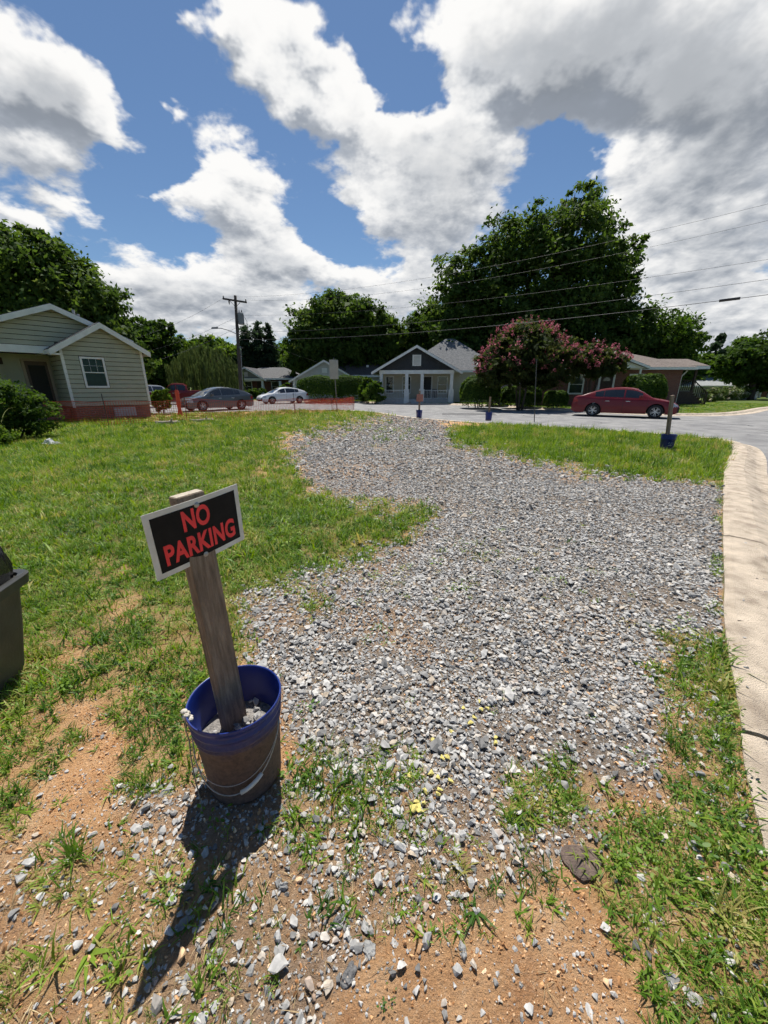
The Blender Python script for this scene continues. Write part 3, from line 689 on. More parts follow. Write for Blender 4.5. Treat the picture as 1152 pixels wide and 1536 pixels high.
M_SH_DARK = shingle_mat('dark_shingles', (.030,.030,.034), (.075,.074,.078), (.05,.05,.054))
M_SH_GREY = shingle_mat('grey_shingles', (.085,.088,.092), (.165,.168,.172), (.12,.124,.128))
M_SH_BROWN = shingle_mat('brown_shingles', (.095,.075,.063), (.185,.153,.133), (.14,.113,.097))
M_SH_LIGHT = shingle_mat('pale_shingles', (.20,.21,.205), (.34,.35,.34), (.26,.27,.265))
M_GLASS = mat('dark_window_glass', (.015,.022,.022), (.03,.045,.04), 1.5, .08, spec=.8)
M_DARKWOOD = mat('dark_stained_wood', (.035,.022,.016), (.06,.04,.03), 6, .8)
M_CREAM = mat('cream_siding', (.46,.43,.34), (.52,.49,.39), 2.0, .6)
M_CHAR = mat('charcoal_gable', (.022,.024,.026), (.035,.037,.04), 3.0, .7)
M_PALEGREY = mat('pale_grey_siding', (.42,.43,.41), (.48,.49,.47), 2.0, .6)
M_GREYSIDE = mat('grey_siding', (.17,.175,.165), (.21,.215,.20), 2.0, .65)
M_BLOCK = mat('grey_block', (.36,.36,.35), (.46,.46,.45), 5.0, .9)

def window(parent, x0, x1, z0, z1, y, fw=.07, mull=True, glass=None, grid=False):
    """window in a wall facing local -y: frame proud of the wall, pane set back"""
    w = obj('window', MB().box(x0-fw, x1+fw, y-.045, y-.005, z1, z1+fw).box(x0-fw, x1+fw, y-.055, y-.005, z0-fw, z0).box(x0-fw, x0, y-.045, y-.005, z0, z1).box(x1, x1+fw, y-.045, y-.005, z0, z1), M_WHITE, parent)
    zm = (z0+z1)/2
    obj('pane', MB().box(x0, x1, y-.018, y-.008, z0, zm-.02 if mull else z1), glass or M_GLASS, w)
    if mull:
        obj('sash_rail', MB().box(x0, x1, y-.036, y-.006, zm-.02, zm+.02), M_WHITE, w)
        obj('pane', MB().box(x0, x1, y-.026, y-.016, zm+.02, z1), glass or M_GLASS, w)
    if grid:
        gb = MB()
        for k in (1, 2): gb.box(x0+(x1-x0)*k/3-.007, x0+(x1-x0)*k/3+.007, y-.031, y-.0265, zm+.02, z1)
        gb.box(x0, x1, y-.032, y-.0268, (zm+z1)/2-.007, (zm+z1)/2+.007); obj('grille_bars', gb, M_PALEGREY, w)
    return w
def planks(parent, z0, z1, rng, y, m, holes=(), course=.19, name='siding_plank', gap=.020):
    """sloped boards, invented gaps between them imitating lap shadows, on a wall facing local -y; rng(z) gives the wall's x range at height z"""
    z = z0; k = 0
    while z < z1-.02:
        t = min(z+course, z1); a0, b0 = rng(z); a1, b1 = rng(t)
        spans = [(a0, b0, a1, b1)]
        for (hx0, hx1, hz0, hz1) in holes:
            if z >= hz0-.02 and t <= hz1+.14 or (z < hz1-.03 and t > hz0+.03):
                spans = [q for s in spans for q in ((s[0], hx0, s[2], hx0), (hx1, s[1], hx1, s[3]))]
        for (p0, q0, p1, q1) in spans:
            if q0-p0 < .03: continue
            if q1 < p1: q1 = p1 = (p1+q1)/2
            zg = z+gap
            mb = MB().add([(p0,y-.045,zg),(q0,y-.045,zg),(q1,y-.012,t),(p1,y-.012,t),(p0,y-.028,zg),(q0,y-.028,zg),(q1,y,t),(p1,y,t)],
                          [(0,1,2,3),(5,4,7,6),(1,0,4,5),(3,2,6,7),(0,3,7,4),(2,1,5,6)])
            obj(name, mb, m, parent)
        z = t; k += 1
def roof_slopes(parent, xl, xr, xm, zl, zr, zm, y0, y1, m, th=.10, fascia=.17):
    """gable roof with its ridge along local y: two slabs, white rake boards on the front, eave boards"""
    r = obj('roof', MB().slab([(xl,y0,zl),(xm,y0,zm),(xm,y1,zm),(xl,y1,zl)], (0,0,th)).slab([(xm,y0,zm),(xr,y0,zr),(xr,y1,zr),(xm,y1,zm)], (0,0,th)), m, parent)
    for (xa, za, xb, zb) in ((xl, zl, xm, zm), (xm, zm, xr, zr)):
        obj('rake_board', MB().slab([(xa,y0-.03,za-fascia*.75),(xb,y0-.03,zb-fascia*.75),(xb,y0-.03,zb+th*.7),(xa,y0-.03,za+th*.7)], (0,.027,0)), M_WHITE, r)
    for (xe, ze) in ((xl, zl), (xr, zr)):
        s = -1 if xe == xl else 1
        obj('eave_board', MB().box(min(xe, xe+s*.025), max(xe, xe+s*.025), y0, y1, ze-.12, ze+th*.6), M_WHITE, r)
    return r
def hip_roof(parent, x0, x1, y0, y1, ze, zr, m, inset, along='x', th=.09, gable_left=False):
    if along == 'x':
        ym = (y0+y1)/2; a = (x0+(0 if gable_left else inset), ym, zr); b = (x1-inset, ym, zr)
    else:
        xm = (x0+x1)/2; a = (xm, y0+inset, zr); b = (xm, y1-inset, zr)
    c = [(x0,y0,ze),(x1,y0,ze),(x1,y1,ze),(x0,y1,ze)]; lo = [(p[0],p[1],p[2]-th) for p in c]
    if along == 'x': fs = [(0,1,5,4),(2,3,4,5),(1,2,5),(3,0,4)]
    else: fs = [(0,1,4),(2,3,5),(1,2,5,4),(3,0,4,5)]
    mb = MB().add(c+[a,b]+lo, fs+[(0,6,7,1),(1,7,8,2),(2,8,9,3),(3,9,6,0),(6,9,8,7)])
    r = obj('roof', mb, m, parent)
    obj('eave_board', MB().box(x0-.03,x1+.03,y0-.028,y0-.003,ze-th-.10,ze-.01), M_WHITE, r)
    obj('eave_board', MB().box(x1+.003,x1+.028,y0,y1,ze-th-.10,ze-.01), M_WHITE, r)
    obj('eave_board', MB().box(x0-.028,x0-.003,y0,y1,ze-th-.10,ze-.01), M_WHITE, r)
    return r
def railing(parent, a, b, z0, z1, m, step=.14, w=.03):
    a, b = Vector(a), Vector(b); n = max(2, int((b-a).length/step)); r = obj('railing', MB().bar((a.x,a.y,z1),(b.x,b.y,z1),.07,.05).bar((a.x,a.y,z0+.08),(b.x,b.y,z0+.08),.05,.05), m, parent)
    for k in range(1, n):
        p = a.lerp(b, k/n); obj('baluster', MB().box(p.x-w/2,p.x+w/2,p.y-w/2,p.y+w/2,z0+.105,z1-.025), m, r)
    return r

# ---- tan house on the left
def tan_house():
    A = G(117,632); B = G(229,626); rz = math.atan2(B.y-A.y, B.x-A.x); W = (B-A).length
    h = empty('tan_house', (A.x, A.y, 0), rz, 'tan vinyl sided cottage with white gable trim and brick foundation', 'house')
    zf, ze, zp, xm = .60, 3.05, 3.98, W*.5
    obj('foundation', MB().box(.03, W-.03, .03, 3.4, -.3, zf), M_BRICK, h)
    obj('crawl_vent', MB().box(1.45, 2.35, .005, .028, .12, zf-.08), M_BLOCK, h)
    M_SHADOW_BACK = mat('siding_shadow_backing', (.07,.062,.045), (.10,.09,.065), 6, .9)  # dark backing colour behind the board gaps, painted in as lap shadow
    obj('wall', MB().slab([(.02,.034,zf+.002),(W,.034,zf+.002),(W,.034,ze),(xm,.034,zp-.1),(.02,.034,ze)], (0,3.3,0)), M_SHADOW_BACK, h)
    obj('end_wall', MB().box(W+.002, W+.02, .05, 3.3, zf, ze), M_SIDE, h)
    rng = lambda z: (0, W) if z <= ze else ((z-ze)/(zp-ze)*xm, W-(z-ze)/(zp-ze)*(W-xm))
    planks(h, zf+.01, zp-.12, rng, .03, M_SIDE, [(.56, 1.50, 1.38, 2.70)])
    # side wall of the projecting bay, boards too
    window(h, .66, 1.40, 1.48, 2.60, .03, fw=.08, grid=True, glass=mat('green_window_glass', (.008,.028,.024), (.016,.045,.038), 3, .25, spec=.25))
    for x in (0, W): obj('corner_board', MB().box(x-.05, x+.05, -.012, .06, zf-.02 if x == 0 else zf, ze), M_WHITE, h)
    roof_slopes(h, -.42, W+.30, xm, ze-.20, ze-.10, zp+.05, -.28, 4.2, M_SH_DARK, .07, .24)
    obj('eave_return', MB().box(-.42, -.05, -.27, .1, ze-.36, ze-.30), M_WHITE, h)
    # boards along the bay's return wall, gapped to read as shadow lines
    z = zf
    k = 0
    while z < ze-.05:
        t = min(z+.19, ze); mb = MB().add([(-.045,.05,z+.02),(-.045,2.2,z+.02),(-.012,2.2,t),(-.012,.05,t),(-.02,.05,z+.02),(-.02,2.2,z+.02),(0,2.2,t),(0,.05,t)], [(0,3,2,1),(4,5,6,7),(0,1,5,4),(3,7,6,2)])
        obj('siding_plank', mb, M_SIDE, h); z = t
    # main gable with the porch under it
    yr, zr = .62, 4.62
    roof_slopes(h, -5.2, 2.9, .1, 2.55, 3.45, zr, yr-.30, 8.0, M_SH_DARK, .07, .22)
    g = lambda z: (.1-(zr-.08-z)/(zr-2.55)*5.3, min(-.02, .1+(zr-.08-z)/(zr-3.45)*2.8) if z < 3.3 else .1+(zr-.08-z)/(zr-3.45)*2.8)
    obj('gable_wall', MB().slab([(-4.2,yr+.032,3.04),(2.6,yr+.032,3.04),(2.6,yr+.032,3.5),(.1,yr+.032,zr-.06),(-4.2,yr+.032,2.9+.14)], (0,.1,0)), M_SHADOW_BACK, h)
    planks(h, 3.05, zr-.1, g, yr+.03, M_SIDE)
    obj('porch_beam', MB().box(-5.0, -.03, yr-.04, yr+.16, 2.76, 3.045), M_WHITE, h)
    obj('porch_floor', MB().box(-5.0, -.03, .75, 2.26, -.2, .5), M_BRICK, h)
    obj('porch_wall', MB().box(-5.0, 0.2, 2.26, 2.5, -.2, 3.1), M_SIDE, h)
    zz = .5
    while zz < 3.0:
        t = zz+.19; mb = MB().add([(-5,2.232,zz),(-1.12,2.232,zz),(-1.12,2.252,t),(-5,2.252,t),(-5,2.258,zz),(-1.12,2.258,zz),(-1.12,2.258,t),(-5,2.258,t)], [(0,1,2,3),(5,4,7,6),(1,0,4,5),(3,2,6,7),(0,3,7,4),(2,1,5,6)]); obj('siding_plank', mb, M_SIDE, h); zz = t
    obj('porch_ceiling', MB().box(-5.0,-.03,yr+.17,2.255,2.80,2.86), M_DARKWOOD, h); obj('porch_shade_wall', MB().box(-2.6,-2.5,.66,2.23,-.2,2.79), M_SIDE, h)  # side wall is unseen, added to keep sky light off the porch
    d = obj('door', MB().box(-.92,-.14,2.22,2.257,.52,2.52), mat('brown_door', (.10,.065,.045), (.13,.085,.06), 5, .6), h)
    obj('door_frame', MB().box(-1.02,-.92,2.20,2.257,.5,2.6).box(-.14,-.05,2.20,2.257,.5,2.6).box(-.92,-.14,2.20,2.257,2.52,2.62), mat('beige_trim', (.33,.27,.20), (.38,.31,.23), 4, .7), d)
    obj('screen', MB().box(-.82,-.24,2.206,2.218,.7,2.35), mat('dark_screen', (.02,.018,.016), (.03,.027,.024), 20, .8), d)
    obj('handle', MB().tube([(-.28,2.20,1.5),(-.28,2.17,1.5)], .03, 8), M_DARKWOOD, d)
    obj('porch_lamp', MB().box(-1.75,-1.6,2.1,2.23,2.35,2.62), M_DARKWOOD, h)
    for dx in (0, .16): obj('vent_pipe', MB().tube([(1.55+dx,3.2,3.7),(1.55+dx,3.2,4.95-dx)], .055, 10), M_BLOCK, h)
    return h
tan_house()

# ---- porch house with the charcoal gable
def porch_house():
    p0 = at(570,603,38.0)
    h = empty('porch_house', (p0.x, 38.0, 0), math.radians(-7), 'small house with charcoal front gable and white columned porch', 'house')
    W = 6.9; D = 2.3
    obj('porch_floor', MB().box(-.1, W+.1, 0, D+.02, -.3, .35), M_BLOCK, h)
    for k in range(2): obj('porch_step', MB().box(3.05, 4.2, -.30*(2-k), -.30*(1-k)-.003, -.2, .12+.11*k), M_BLOCK, h)
    obj('wall', MB().box(0, 11.4, D+.02, 10.5, -.3, 2.9), M_CREAM, h)
    z = .35
    while z < 2.85:
        obj('siding_plank', MB().add([(6.95,D-.015,z),(11.4,D-.015,z),(11.4,D,z+.2),(6.95,D,z+.2),(6.95,D+.018,z),(11.4,D+.018,z),(11.4,D+.018,z+.2),(6.95,D+.018,z+.2)], [(0,1,2,3),(5,4,7,6),(1,0,4,5),(3,2,6,7),(0,3,7,4),(2,1,5,6)]), M_CREAM, h); z += .2
    for (x0, x1, z0, z1) in ((.35,1.0,.9,2.4),(2.05,2.75,.9,2.4),(5.55,6.4,.9,2.4)): window(h, x0, x1, z0, z1, D+.02, .10)
    d = obj('door', MB().box(3.95,4.85,D-.03,D+.018,.36,2.4), M_CHAR, h)
    obj('door_frame', MB().box(3.82,3.95,D-.045,D+.018,.36,2.5).box(4.85,4.98,D-.045,D+.018,.36,2.5).box(3.95,4.85,D-.045,D+.018,2.4,2.5), M_WHITE, d)
    obj('beam', MB().box(-.05, W+.05, .02, .30, 2.62, 2.95), M_WHITE, h)
    for x in (.12, 2.55, 4.0, W-.15):
        c = obj('porch_column', MB().box(x-.15,x+.15,.02,.32,1.25,2.618), M_WHITE, h, bevel=.01)
        obj('pedestal', MB().box(x-.24,x+.24,-.02,.44,-.1,1.248), M_WHITE, c)
    for (a, b) in ((.38,2.3),(4.26,W-.42)): railing(h, (a,.16,0), (b,.16,0), .35, 1.15, M_WHITE)
    railing(h, (W-.05,.5,0), (W-.05,D-.05,0), .35, 1.15, M_WHITE)
    zp = 5.0
    obj('gable_wall', MB().slab([(-.1,.10,2.955),(W+.1,.10,2.955),(W*.5,.10,zp-.1)], (0,.2,0)), M_CHAR, h)
    planks(h, 2.96, zp-.25, lambda z: (-.1+(z-2.95)/(zp-.1-2.95)*(W/2+.1), W+.1-(z-2.95)/(zp-.1-2.95)*(W/2+.1)), .095, M_CHAR, [(W*.5-.42, W*.5+.42, 3.3, 4.3)], .2)
    v = obj('gable_vent', MB().box(W*.5-.40,W*.5+.40,.04,.095,3.32,4.28), M_WHITE, h)
    for k in range(7): obj('slat', MB().box(W*.5-.28,W*.5+.28,.02,.038,3.42+.115*k,3.49+.115*k), M_PALEGREY, v)
    roof_slopes(h, -.75, W+.75, W*.5, 2.72, 2.72, zp, -.42, 6.2, M_SH_GREY, .09, .22)
    r = hip_roof(h, 1.4, 11.9, D-.35, 11.0, 2.98, 6.3, M_SH_GREY, 4.8)
    t = obj('roof_tarp', MB().slab([(9.0,D+.45,3.50),(10.5,D+.3,3.42),(10.3,D+1.2,3.98),(9.7,D+1.9,4.45),(8.8,D+1.4,4.12)], (.0,-.03,.06)), mat('dark_tarp', (.03,.035,.045), (.09,.10,.12), 3, .5), h)
    box = obj('porch_chair', MB().box(4.95,5.45,1.2,1.7,.36,.8).box(4.95,5.45,1.6,1.7,.8,1.25), M_DARKWOOD, h)
    box['label'] = 'dark porch chair by the window'
    return h
porch_house()

# ---- brick house on the right
def brick_house():
    X0, X1, Y0 = 12.6, 23.8, 32.0
    h = empty('brick_house', (X0, Y0, 0), math.radians(0), 'low red brick house with brown hip roof and side deck behind the red sedan', 'house')
    W = X1-X0
    obj('wall', MB().box(0, W, 0, 9.5, -.3, 2.75), M_BRICK2, h)
    window(h, 2.35, 3.35, 1.0, 2.3, 0, .12); window(h, 7.15, 8.15, 1.2, 2.3, 0, .14, mull=False, glass=M_PALEGREY)
    for k in (0,): 
        d = obj('door', MB().box(4.75,5.75,-.035,-.004,.3,2.35), M_DARKWOOD, h)
        obj('door_frame', MB().box(4.60,4.75,-.05,-.004,.3,2.5).box(5.75,5.9,-.05,-.004,.3,2.5).box(4.75,5.75,-.05,-.004,2.35,2.5), M_WHITE, d)
        obj('fanlight', MB().prism([(0,0)]*3, 0, 0) if False else MB().slab([(4.9+.35+.3*math.cos(a),-.042,1.9+.28*math.sin(a)) for a in np.linspace(0, math.pi, 9)], (0,.005,0)), M_GLASS, d)
    obj('porch_slab', MB().box(3.9,6.6,-1.3,-.004,-.2,.3), M_BLOCK, h)
    hip_roof(h, -.6, W+.6, -.7, 10.2, 2.92, 4.75, M_SH_BROWN, 4.6)
    # entrance gable
    roof_slopes(h, 3.2, 7.4, 5.3, 2.86, 2.86, 3.55, -1.7, 2.2, M_SH_BROWN, .08, .14)
    obj('entrance_gable', MB().slab([(3.3,-1.45,2.80),(7.3,-1.45,2.80),(5.3,-1.45,3.46)], (0,.12,0)), M_WHITE, h)
    for x in (3.7, 6.9): obj('porch_post', MB().box(x-.06,x+.06,-1.5,-1.38,.0,2.81), M_WHITE, h)
    for (y, k) in ((.15,0),(1.6,1),(3.2,2),(5.0,3)):
        obj('downspout', MB().tube([(W+.45,y,2.80),(W+.42,y,2.62),(W+.08,y,2.25),(W+.08,y,.15)], .055, 8), M_WHITE, h)
    window(h, 0, .01, 0, .01, 50) if False else None
    # side deck with steps under its own roof
    yd = 2.4
    dk = obj('deck', MB().box(W+.15, W+3.1, yd, yd+3.6, .95, 1.10), M_DARKWOOD, h)
    obj('deck_skirt', MB().box(W+.2, W+3.05, yd+.04, yd+3.5, -.1, .947), M_DARKWOOD, dk)
    for x in (W+.3, W+3.0): obj('deck_post', MB().box(x-.08,x+.08,yd+.02,yd+.18,1.103,2.95), M_DARKWOOD, dk)
    railing(h, (W+.35,yd+.1,0), (W+2.9,yd+.1,0), 1.10, 2.0, M_DARKWOOD, .16, .04)
    for k in range(5): obj('step', MB().box(W+3.12+.28*k, W+3.39+.28*k, yd+.2, yd+1.4, -.1, .92-.19*k), M_DARKWOOD, dk)
    sr = obj('stair_rail', MB().bar((W+3.05,yd+.14,2.0),(W+4.45,yd+.14,.98),.07,.06).bar((W+4.45,yd+.14,-.1),(W+4.45,yd+.14,1.05),.09,.09), M_DARKWOOD, h)
    for k in range(1, 8): x = W+3.05+1.4*k/8; obj('baluster', MB().box(x-.02,x+.02,yd+.12,yd+.16,1.12-.95*k/8-.1, 1.96-1.02*k/8), M_DARKWOOD, sr)
    obj('deck_roof', MB().slab([(W+.2,yd-.5,3.05),(W+3.6,yd-.5,3.05),(W+3.6,yd+2.2,3.75),(W+.2,yd+2.2,3.75)], (0,0,.1)).slab([(W+.2,yd+2.2,3.75),(W+3.6,yd+2.2,3.75),(W+3.6,yd+4.6,3.0),(W+.2,yd+4.6,3.0)], (0,0,.1)), M_SH_BROWN, h)
    obj('deck_fascia', MB().box(W+.2,W+3.62,yd-.53,yd-.503,2.88,3.12), M_WHITE, h)
    return h
brick_house()

def garage_house():
    h = empty('garage_house', (-10.4, 46, 0), 0, 'pale house with front garage gable behind the clipped hedge', 'house')
    obj('wall', MB().box(0, 7.2, 0, 5, -.3, 2.3), M_PALEGREY, h)
    obj('gable_wall', MB().slab([(0,.05,2.3),(7.2,.05,2.3),(3.6,.05,4.2)], (0,.15,0)), M_PALEGREY, h)
    planks(h, 2.32, 4.0, lambda z: ((z-2.3)/1.9*3.6, 7.2-(z-2.3)/1.9*3.6), .045, M_PALEGREY, [(3.2,4.0,2.95,3.55)], .25)
    obj('gable_vent', MB().box(3.3,3.9,-.01,.04,3.0,3.5), M_WHITE, h)
    window(h, .8, 1.5, .9, 2.0, 0, .08); window(h, 1.8, 2.5, .9, 2.0, 0, .08)
    obj('post', MB().box(-.1,.15,-.12,-.003,-.1,2.3), M_WHITE, h)
    roof_slopes(h, -.5, 7.7, 3.6, 2.05, 2.05, 4.3, -.35, 7, M_SH_DARK, .09, .2)
    # main block, ridge along the street
    obj('main_wall', MB().box(4.0, 11.2, 3.2, 11, -.3, 2.7), mat('light_blue_grey_siding', (.36,.39,.37), (.42,.45,.43), 2, .6), h)
    window(h, 9.2, 10.2, 1.0, 2.2, 3.2, .1)
    r = obj('main_roof', MB().slab([(3.6,2.6,2.75),(11.7,2.6,2.75),(10.6,7.0,5.1),(3.6,7.0,5.1)], (0,0,.09)).slab([(3.6,7.0,5.1),(10.6,7.0,5.1),(11.7,11.4,2.75),(3.6,11.4,2.75)], (0,0,.09)), M_SH_BROWN if False else shingle_mat('umber_shingles', (.06,.052,.048), (.13,.115,.105), (.095,.082,.075)), h)
    obj('rake_board', MB().slab([(3.57,2.6,2.6),(3.57,7.0,4.98),(3.57,7.0,5.2),(3.57,2.6,2.85)], (.027,0,0)), M_WHITE, r)
    obj('end_wall', MB().slab([(3.75,3.2,2.7),(3.75,10.8,2.7),(3.75,7.0,4.9)], (.1,0,0)), M_PALEGREY, h)
    obj('eave_board', MB().box(3.6,11.7,2.57,2.597,2.6,2.83), M_WHITE, r)
    obj('roof_vent', MB().box(8.2,8.5,4.4,4.7,3.7,4.05), M_WHITE, r)
    return h
garage_house()
def bungalow():
    h = empty('bungalow', (-20.2, 52, 0), 0, 'grey gabled bungalow with brick porch behind the utility pole', 'house')
    obj('wall', MB().box(0, 8.8, 2.0, 10, -.3, 2.6), M_BRICK2, h)
    obj('porch_floor', MB().box(0, 8.6, 0, 1.997, -.2, .3), M_BLOCK, h)
    obj('gable_wall', MB().slab([(.1,.1,2.45),(4.4,.1,2.45),(2.25,.1,3.75)], (0,.12,0)), M_GREYSIDE, h)
    obj('gable_vent', MB().box(1.95,2.5,.05,.097,2.75,3.3), M_BLOCK, h)
    obj('beam', MB().box(0,4.5,.08,.3,2.2,2.445), M_WHITE, h)
    for x in (.2, 4.3, 6.6, 8.4):
        obj('porch_column', MB().add([(x-.12,.05,2.2),(x+.12,.05,2.2),(x+.12,.3,2.2),(x-.12,.3,2.2),(x-.26,-.05,0),(x+.26,-.05,0),(x+.26,.4,0),(x-.26,.4,0)], [(0,1,2,3),(7,6,5,4),(0,4,5,1),(1,5,6,2),(2,6,7,3),(3,7,4,0)]), M_WHITE, h)
    window(h, 1.2, 2.2, .9, 2.1, 2.0, .1); window(h, 5.0, 6.0, .9, 2.1, 2.0, .1)
    obj('door', MB().box(3.0,3.9,1.95,1.997,.3,2.3), M_DARKWOOD, h)
    roof_slopes(h, -.45, 4.9, 2.25, 2.28, 2.28, 3.85, -.35, 5, M_SH_DARK, .09, .18)
    hip_roof(h, -.4, 9.3, -.1, 10.4, 2.55, 4.1, shingle_mat('weathered_shingles', (.06,.06,.062), (.12,.12,.12), (.09,.09,.09)), 3.2)
    return h
bungalow()
def far_house(name, X, Y, W, dep, z0, ze, zr, wm, rm, label, cols):
    h = empty(name, (X, Y, z0), 0, label, 'house')
    obj('wall', MB().box(0,W,0,dep,-.3,ze), wm, h)
    hip_roof(h, -.6, W+.6, -1.6, dep+.6, ze+.05, zr, rm, W*.28)
    for x in cols: obj('porch_column', MB().box(x-.1,x+.1,-1.5,-1.3,0,ze-.06), M_WHITE, h)
    for x in np.arange(1.2, W-1, 2.6): window(h, x, x+.9, .9, 2.0, 0, .1)
    return h
far_house('ranch_house', 44, 56, 9.5, 8, -.7, 2.3, 3.9, M_PALEGREY, M_SH_LIGHT, 'distant ranch house with pale grey roof and white porch posts', (5.6,6.8,8.0,9.2))
far_house('cottage', 58.5, 58, 8, 8, -.7, 2.3, 3.9, M_BRICK2, M_SH_BROWN, 'distant cottage half hidden at the far right end of the lawn', (1.0,3.0))

# ------------------------------------------------------------------ trees, shrubs
def leaf_mat(name, ramp, transl=.50, rough=.65):
    return mat_random(name, ramp, rough=rough, noise=.12, nscale=3, transl=transl, attr='tone', spec=.12)
L_DARK = leaf_mat('dark_oak_leaves', [(0,(.040,.078,.018)),(.5,(.070,.122,.026)),(.85,(.105,.16,.036)),(1,(.15,.20,.055))])
L_MID = leaf_mat('mid_green_leaves', [(0,(.030,.065,.013)),(.5,(.055,.105,.020)),(.85,(.085,.14,.028)),(1,(.13,.18,.045))])
L_LIGHT = leaf_mat('light_green_leaves', [(0,(.050,.10,.018)),(.5,(.085,.15,.028)),(1,(.15,.22,.05))])
L_WILLOW = leaf_mat('willow_leaves', [(0,(.055,.085,.028)),(.5,(.095,.135,.045)),(1,(.15,.19,.075))])
L_CONIFER = leaf_mat('cedar_foliage', [(0,(.022,.045,.022)),(.5,(.040,.070,.032)),(1,(.075,.11,.05))])
L_PINK = leaf_mat('pink_blossom', [(0,(.26,.075,.085)),(.5,(.44,.15,.17)),(1,(.62,.28,.30))], .25, .7)
BARK = mat('bark', (.045,.035,.027), (.11,.09,.07), 5, .95, .8, 18, stretch=(1,1,.25))
def leaf_quads(P, Nrm, size, r, elong=1.7):
    """a bent leaf (two quads sharing a fold) at every point"""
    n = len(P); a = r.normal(size=(n,3)); t = np.cross(Nrm, a); t /= np.linalg.norm(t, axis=1)[:,None]+1e-9; b = np.cross(Nrm, t)
    s = (size*np.exp(r.normal(0,.25,n)))[:,None]; l = t*s*elong*.5; w = b*s*.5; up = Nrm*s*.16
    V = np.stack([P-l, P+w*.9+up*0, P+l, P-w*.9], 1) + 0
    V[:,0] -= up; V[:,2] -= up
    return V.reshape(-1,3), np.arange(4*n).reshape(-1,4)
def crown_points(blobs, n, r, clump=.30, fill=.5):
    vol = np.array([b[3]*b[4]*b[5] for b in blobs])**.75; vol = vol/vol.sum(); P = []; Q = []; T = []
    for b, f in zip(blobs, vol):
        m = int(n*f); R = np.array(b[3:6]); K = max(6, int(m/42))
        d = r.normal(size=(K,3)); d /= np.linalg.norm(d,axis=1)[:,None]; rad = (fill+(1-fill)*r.random(K)**.6)[:,None]
        lump = 1+.20*np.sin(d[:,:1]*5+b[0])*np.cos(d[:,2:]*4+b[1]); c = d*R*rad*lump
        cs = clump*R.mean()*r.uniform(.45,1.15,K); tone = np.clip(r.normal(.42,.2,K),0,1)
        k = r.integers(0,K,m); off = r.normal(size=(m,3))*np.array([1,1,.62])*.5*cs[k][:,None]
        p = c[k]+off; P.append(p+np.array(b[:3])); o = p/(R+1e-6); o /= np.linalg.norm(o,axis=1)[:,None]+1e-6
        q = o*.8+r.normal(size=(m,3))*.75+np.array([0,0,.45]); Q.append(q/np.linalg.norm(q,axis=1)[:,None]); T.append(np.clip(tone[k]+r.normal(0,.13,m),0,1))
    return np.concatenate(P), np.concatenate(Q), np.concatenate(T)
def crown(parent, blobs, n, size, m, seed, name='crown', clump=.30, fill=.5, elong=1.7, zmin=.05):
    r = np.random.default_rng(seed); P, Q, T = crown_points(blobs, n, r, clump, fill); k = P[:,2] > zmin; P, Q, T = P[k], Q[k], T[k]
    V, Fq = leaf_quads(P, Q, size, r, elong); return link(name, mesh_np(name, V, Fq, m, T), None, parent)
def trunk(parent, pts, rad, limbs, name='trunk'):
    t = obj(name, MB().tube(pts, rad, 9), BARK, parent, smooth=True)
    for (a, b, ra) in limbs:
        a, b = Vector(a), Vector(b); mid = a.lerp(b, .5)+Vector((random.uniform(-.2,.2),random.uniform(-.2,.2),(b-a).length*.06))
        obj('limb', MB().tube([a, a.lerp(mid,.5), mid, mid.lerp(b,.5), b], [ra, ra*.85, ra*.65, ra*.45, ra*.15], 6), BARK, t, smooth=True)
    return t
def tree(name, X, Y, H, blobs, n, size, m, seed, label, th=None, tr=.3, group=None, clump=.28, fill=.45, elong=1.7, k=1.0):
    if k != 1.0: H, blobs, size, th, tr = H*k, [tuple(v*k for v in b) for b in blobs], size*k*.92, (th or H*.35)*k, tr*k
    e = empty(name, (X, Y, 0), 0, label, 'tree', group); th = th or H*.35
    top = max(blobs, key=lambda b: b[2])
    random.seed(seed)
    tp = Vector((top[0]*.5, top[1]*.5, top[2]))
    limbs = []
    for b in blobs:
        s = random.uniform(.55,1.0); limbs.append(((0,0,th*s), (b[0],b[1],b[2]), tr*.45))
        for k in range(2):
            a = random.uniform(0,6.28); c = Vector((b[0],b[1],b[2])); limbs.append((tuple(c*.75+Vector((0,0,th*.2))), (b[0]+b[3]*.75*math.cos(a), b[1]+b[4]*.75*math.sin(a), b[2]+b[5]*random.uniform(-.2,.6)), tr*.2))
    trunk(e, [(0,0,-.2),(.05,0,th*.4),(0,.05,th),tuple(tp*.6+Vector((0,0,th*.4))),tuple(tp)], [tr*1.25,tr,tr*.8,tr*.5,tr*.12], limbs)
    crown(e, blobs, n, size, m, seed, clump=clump, fill=fill, elong=elong)
    return e
def blobset(H, zlow, rx, ry, k, seed, shape=1.0, top=.0):
    """lobes making an uneven crown between zlow and H"""
    r = random.Random(seed); out = []; zc = (zlow+H)/2; rz = (H-zlow)/2
    for i in range(k):
        t = (i+.5)/k; zz = -1+2*t; ring = math.sqrt(max(0,1-zz*zz*.8)); a = i*2.4+r.uniform(-.4,.4); q = r.uniform(.42,.66)
        s = r.uniform(.36,.52)
        out.append((rx*ring*q*math.cos(a), ry*ring*q*math.sin(a), zc+rz*zz*.68, rx*s, ry*s, rz*s*shape*.95))
    out.append((0,0,zc,rx*.55,ry*.55,rz*.65))
    return out
def place(px, Y): p = at(px, 590, Y); return p.x

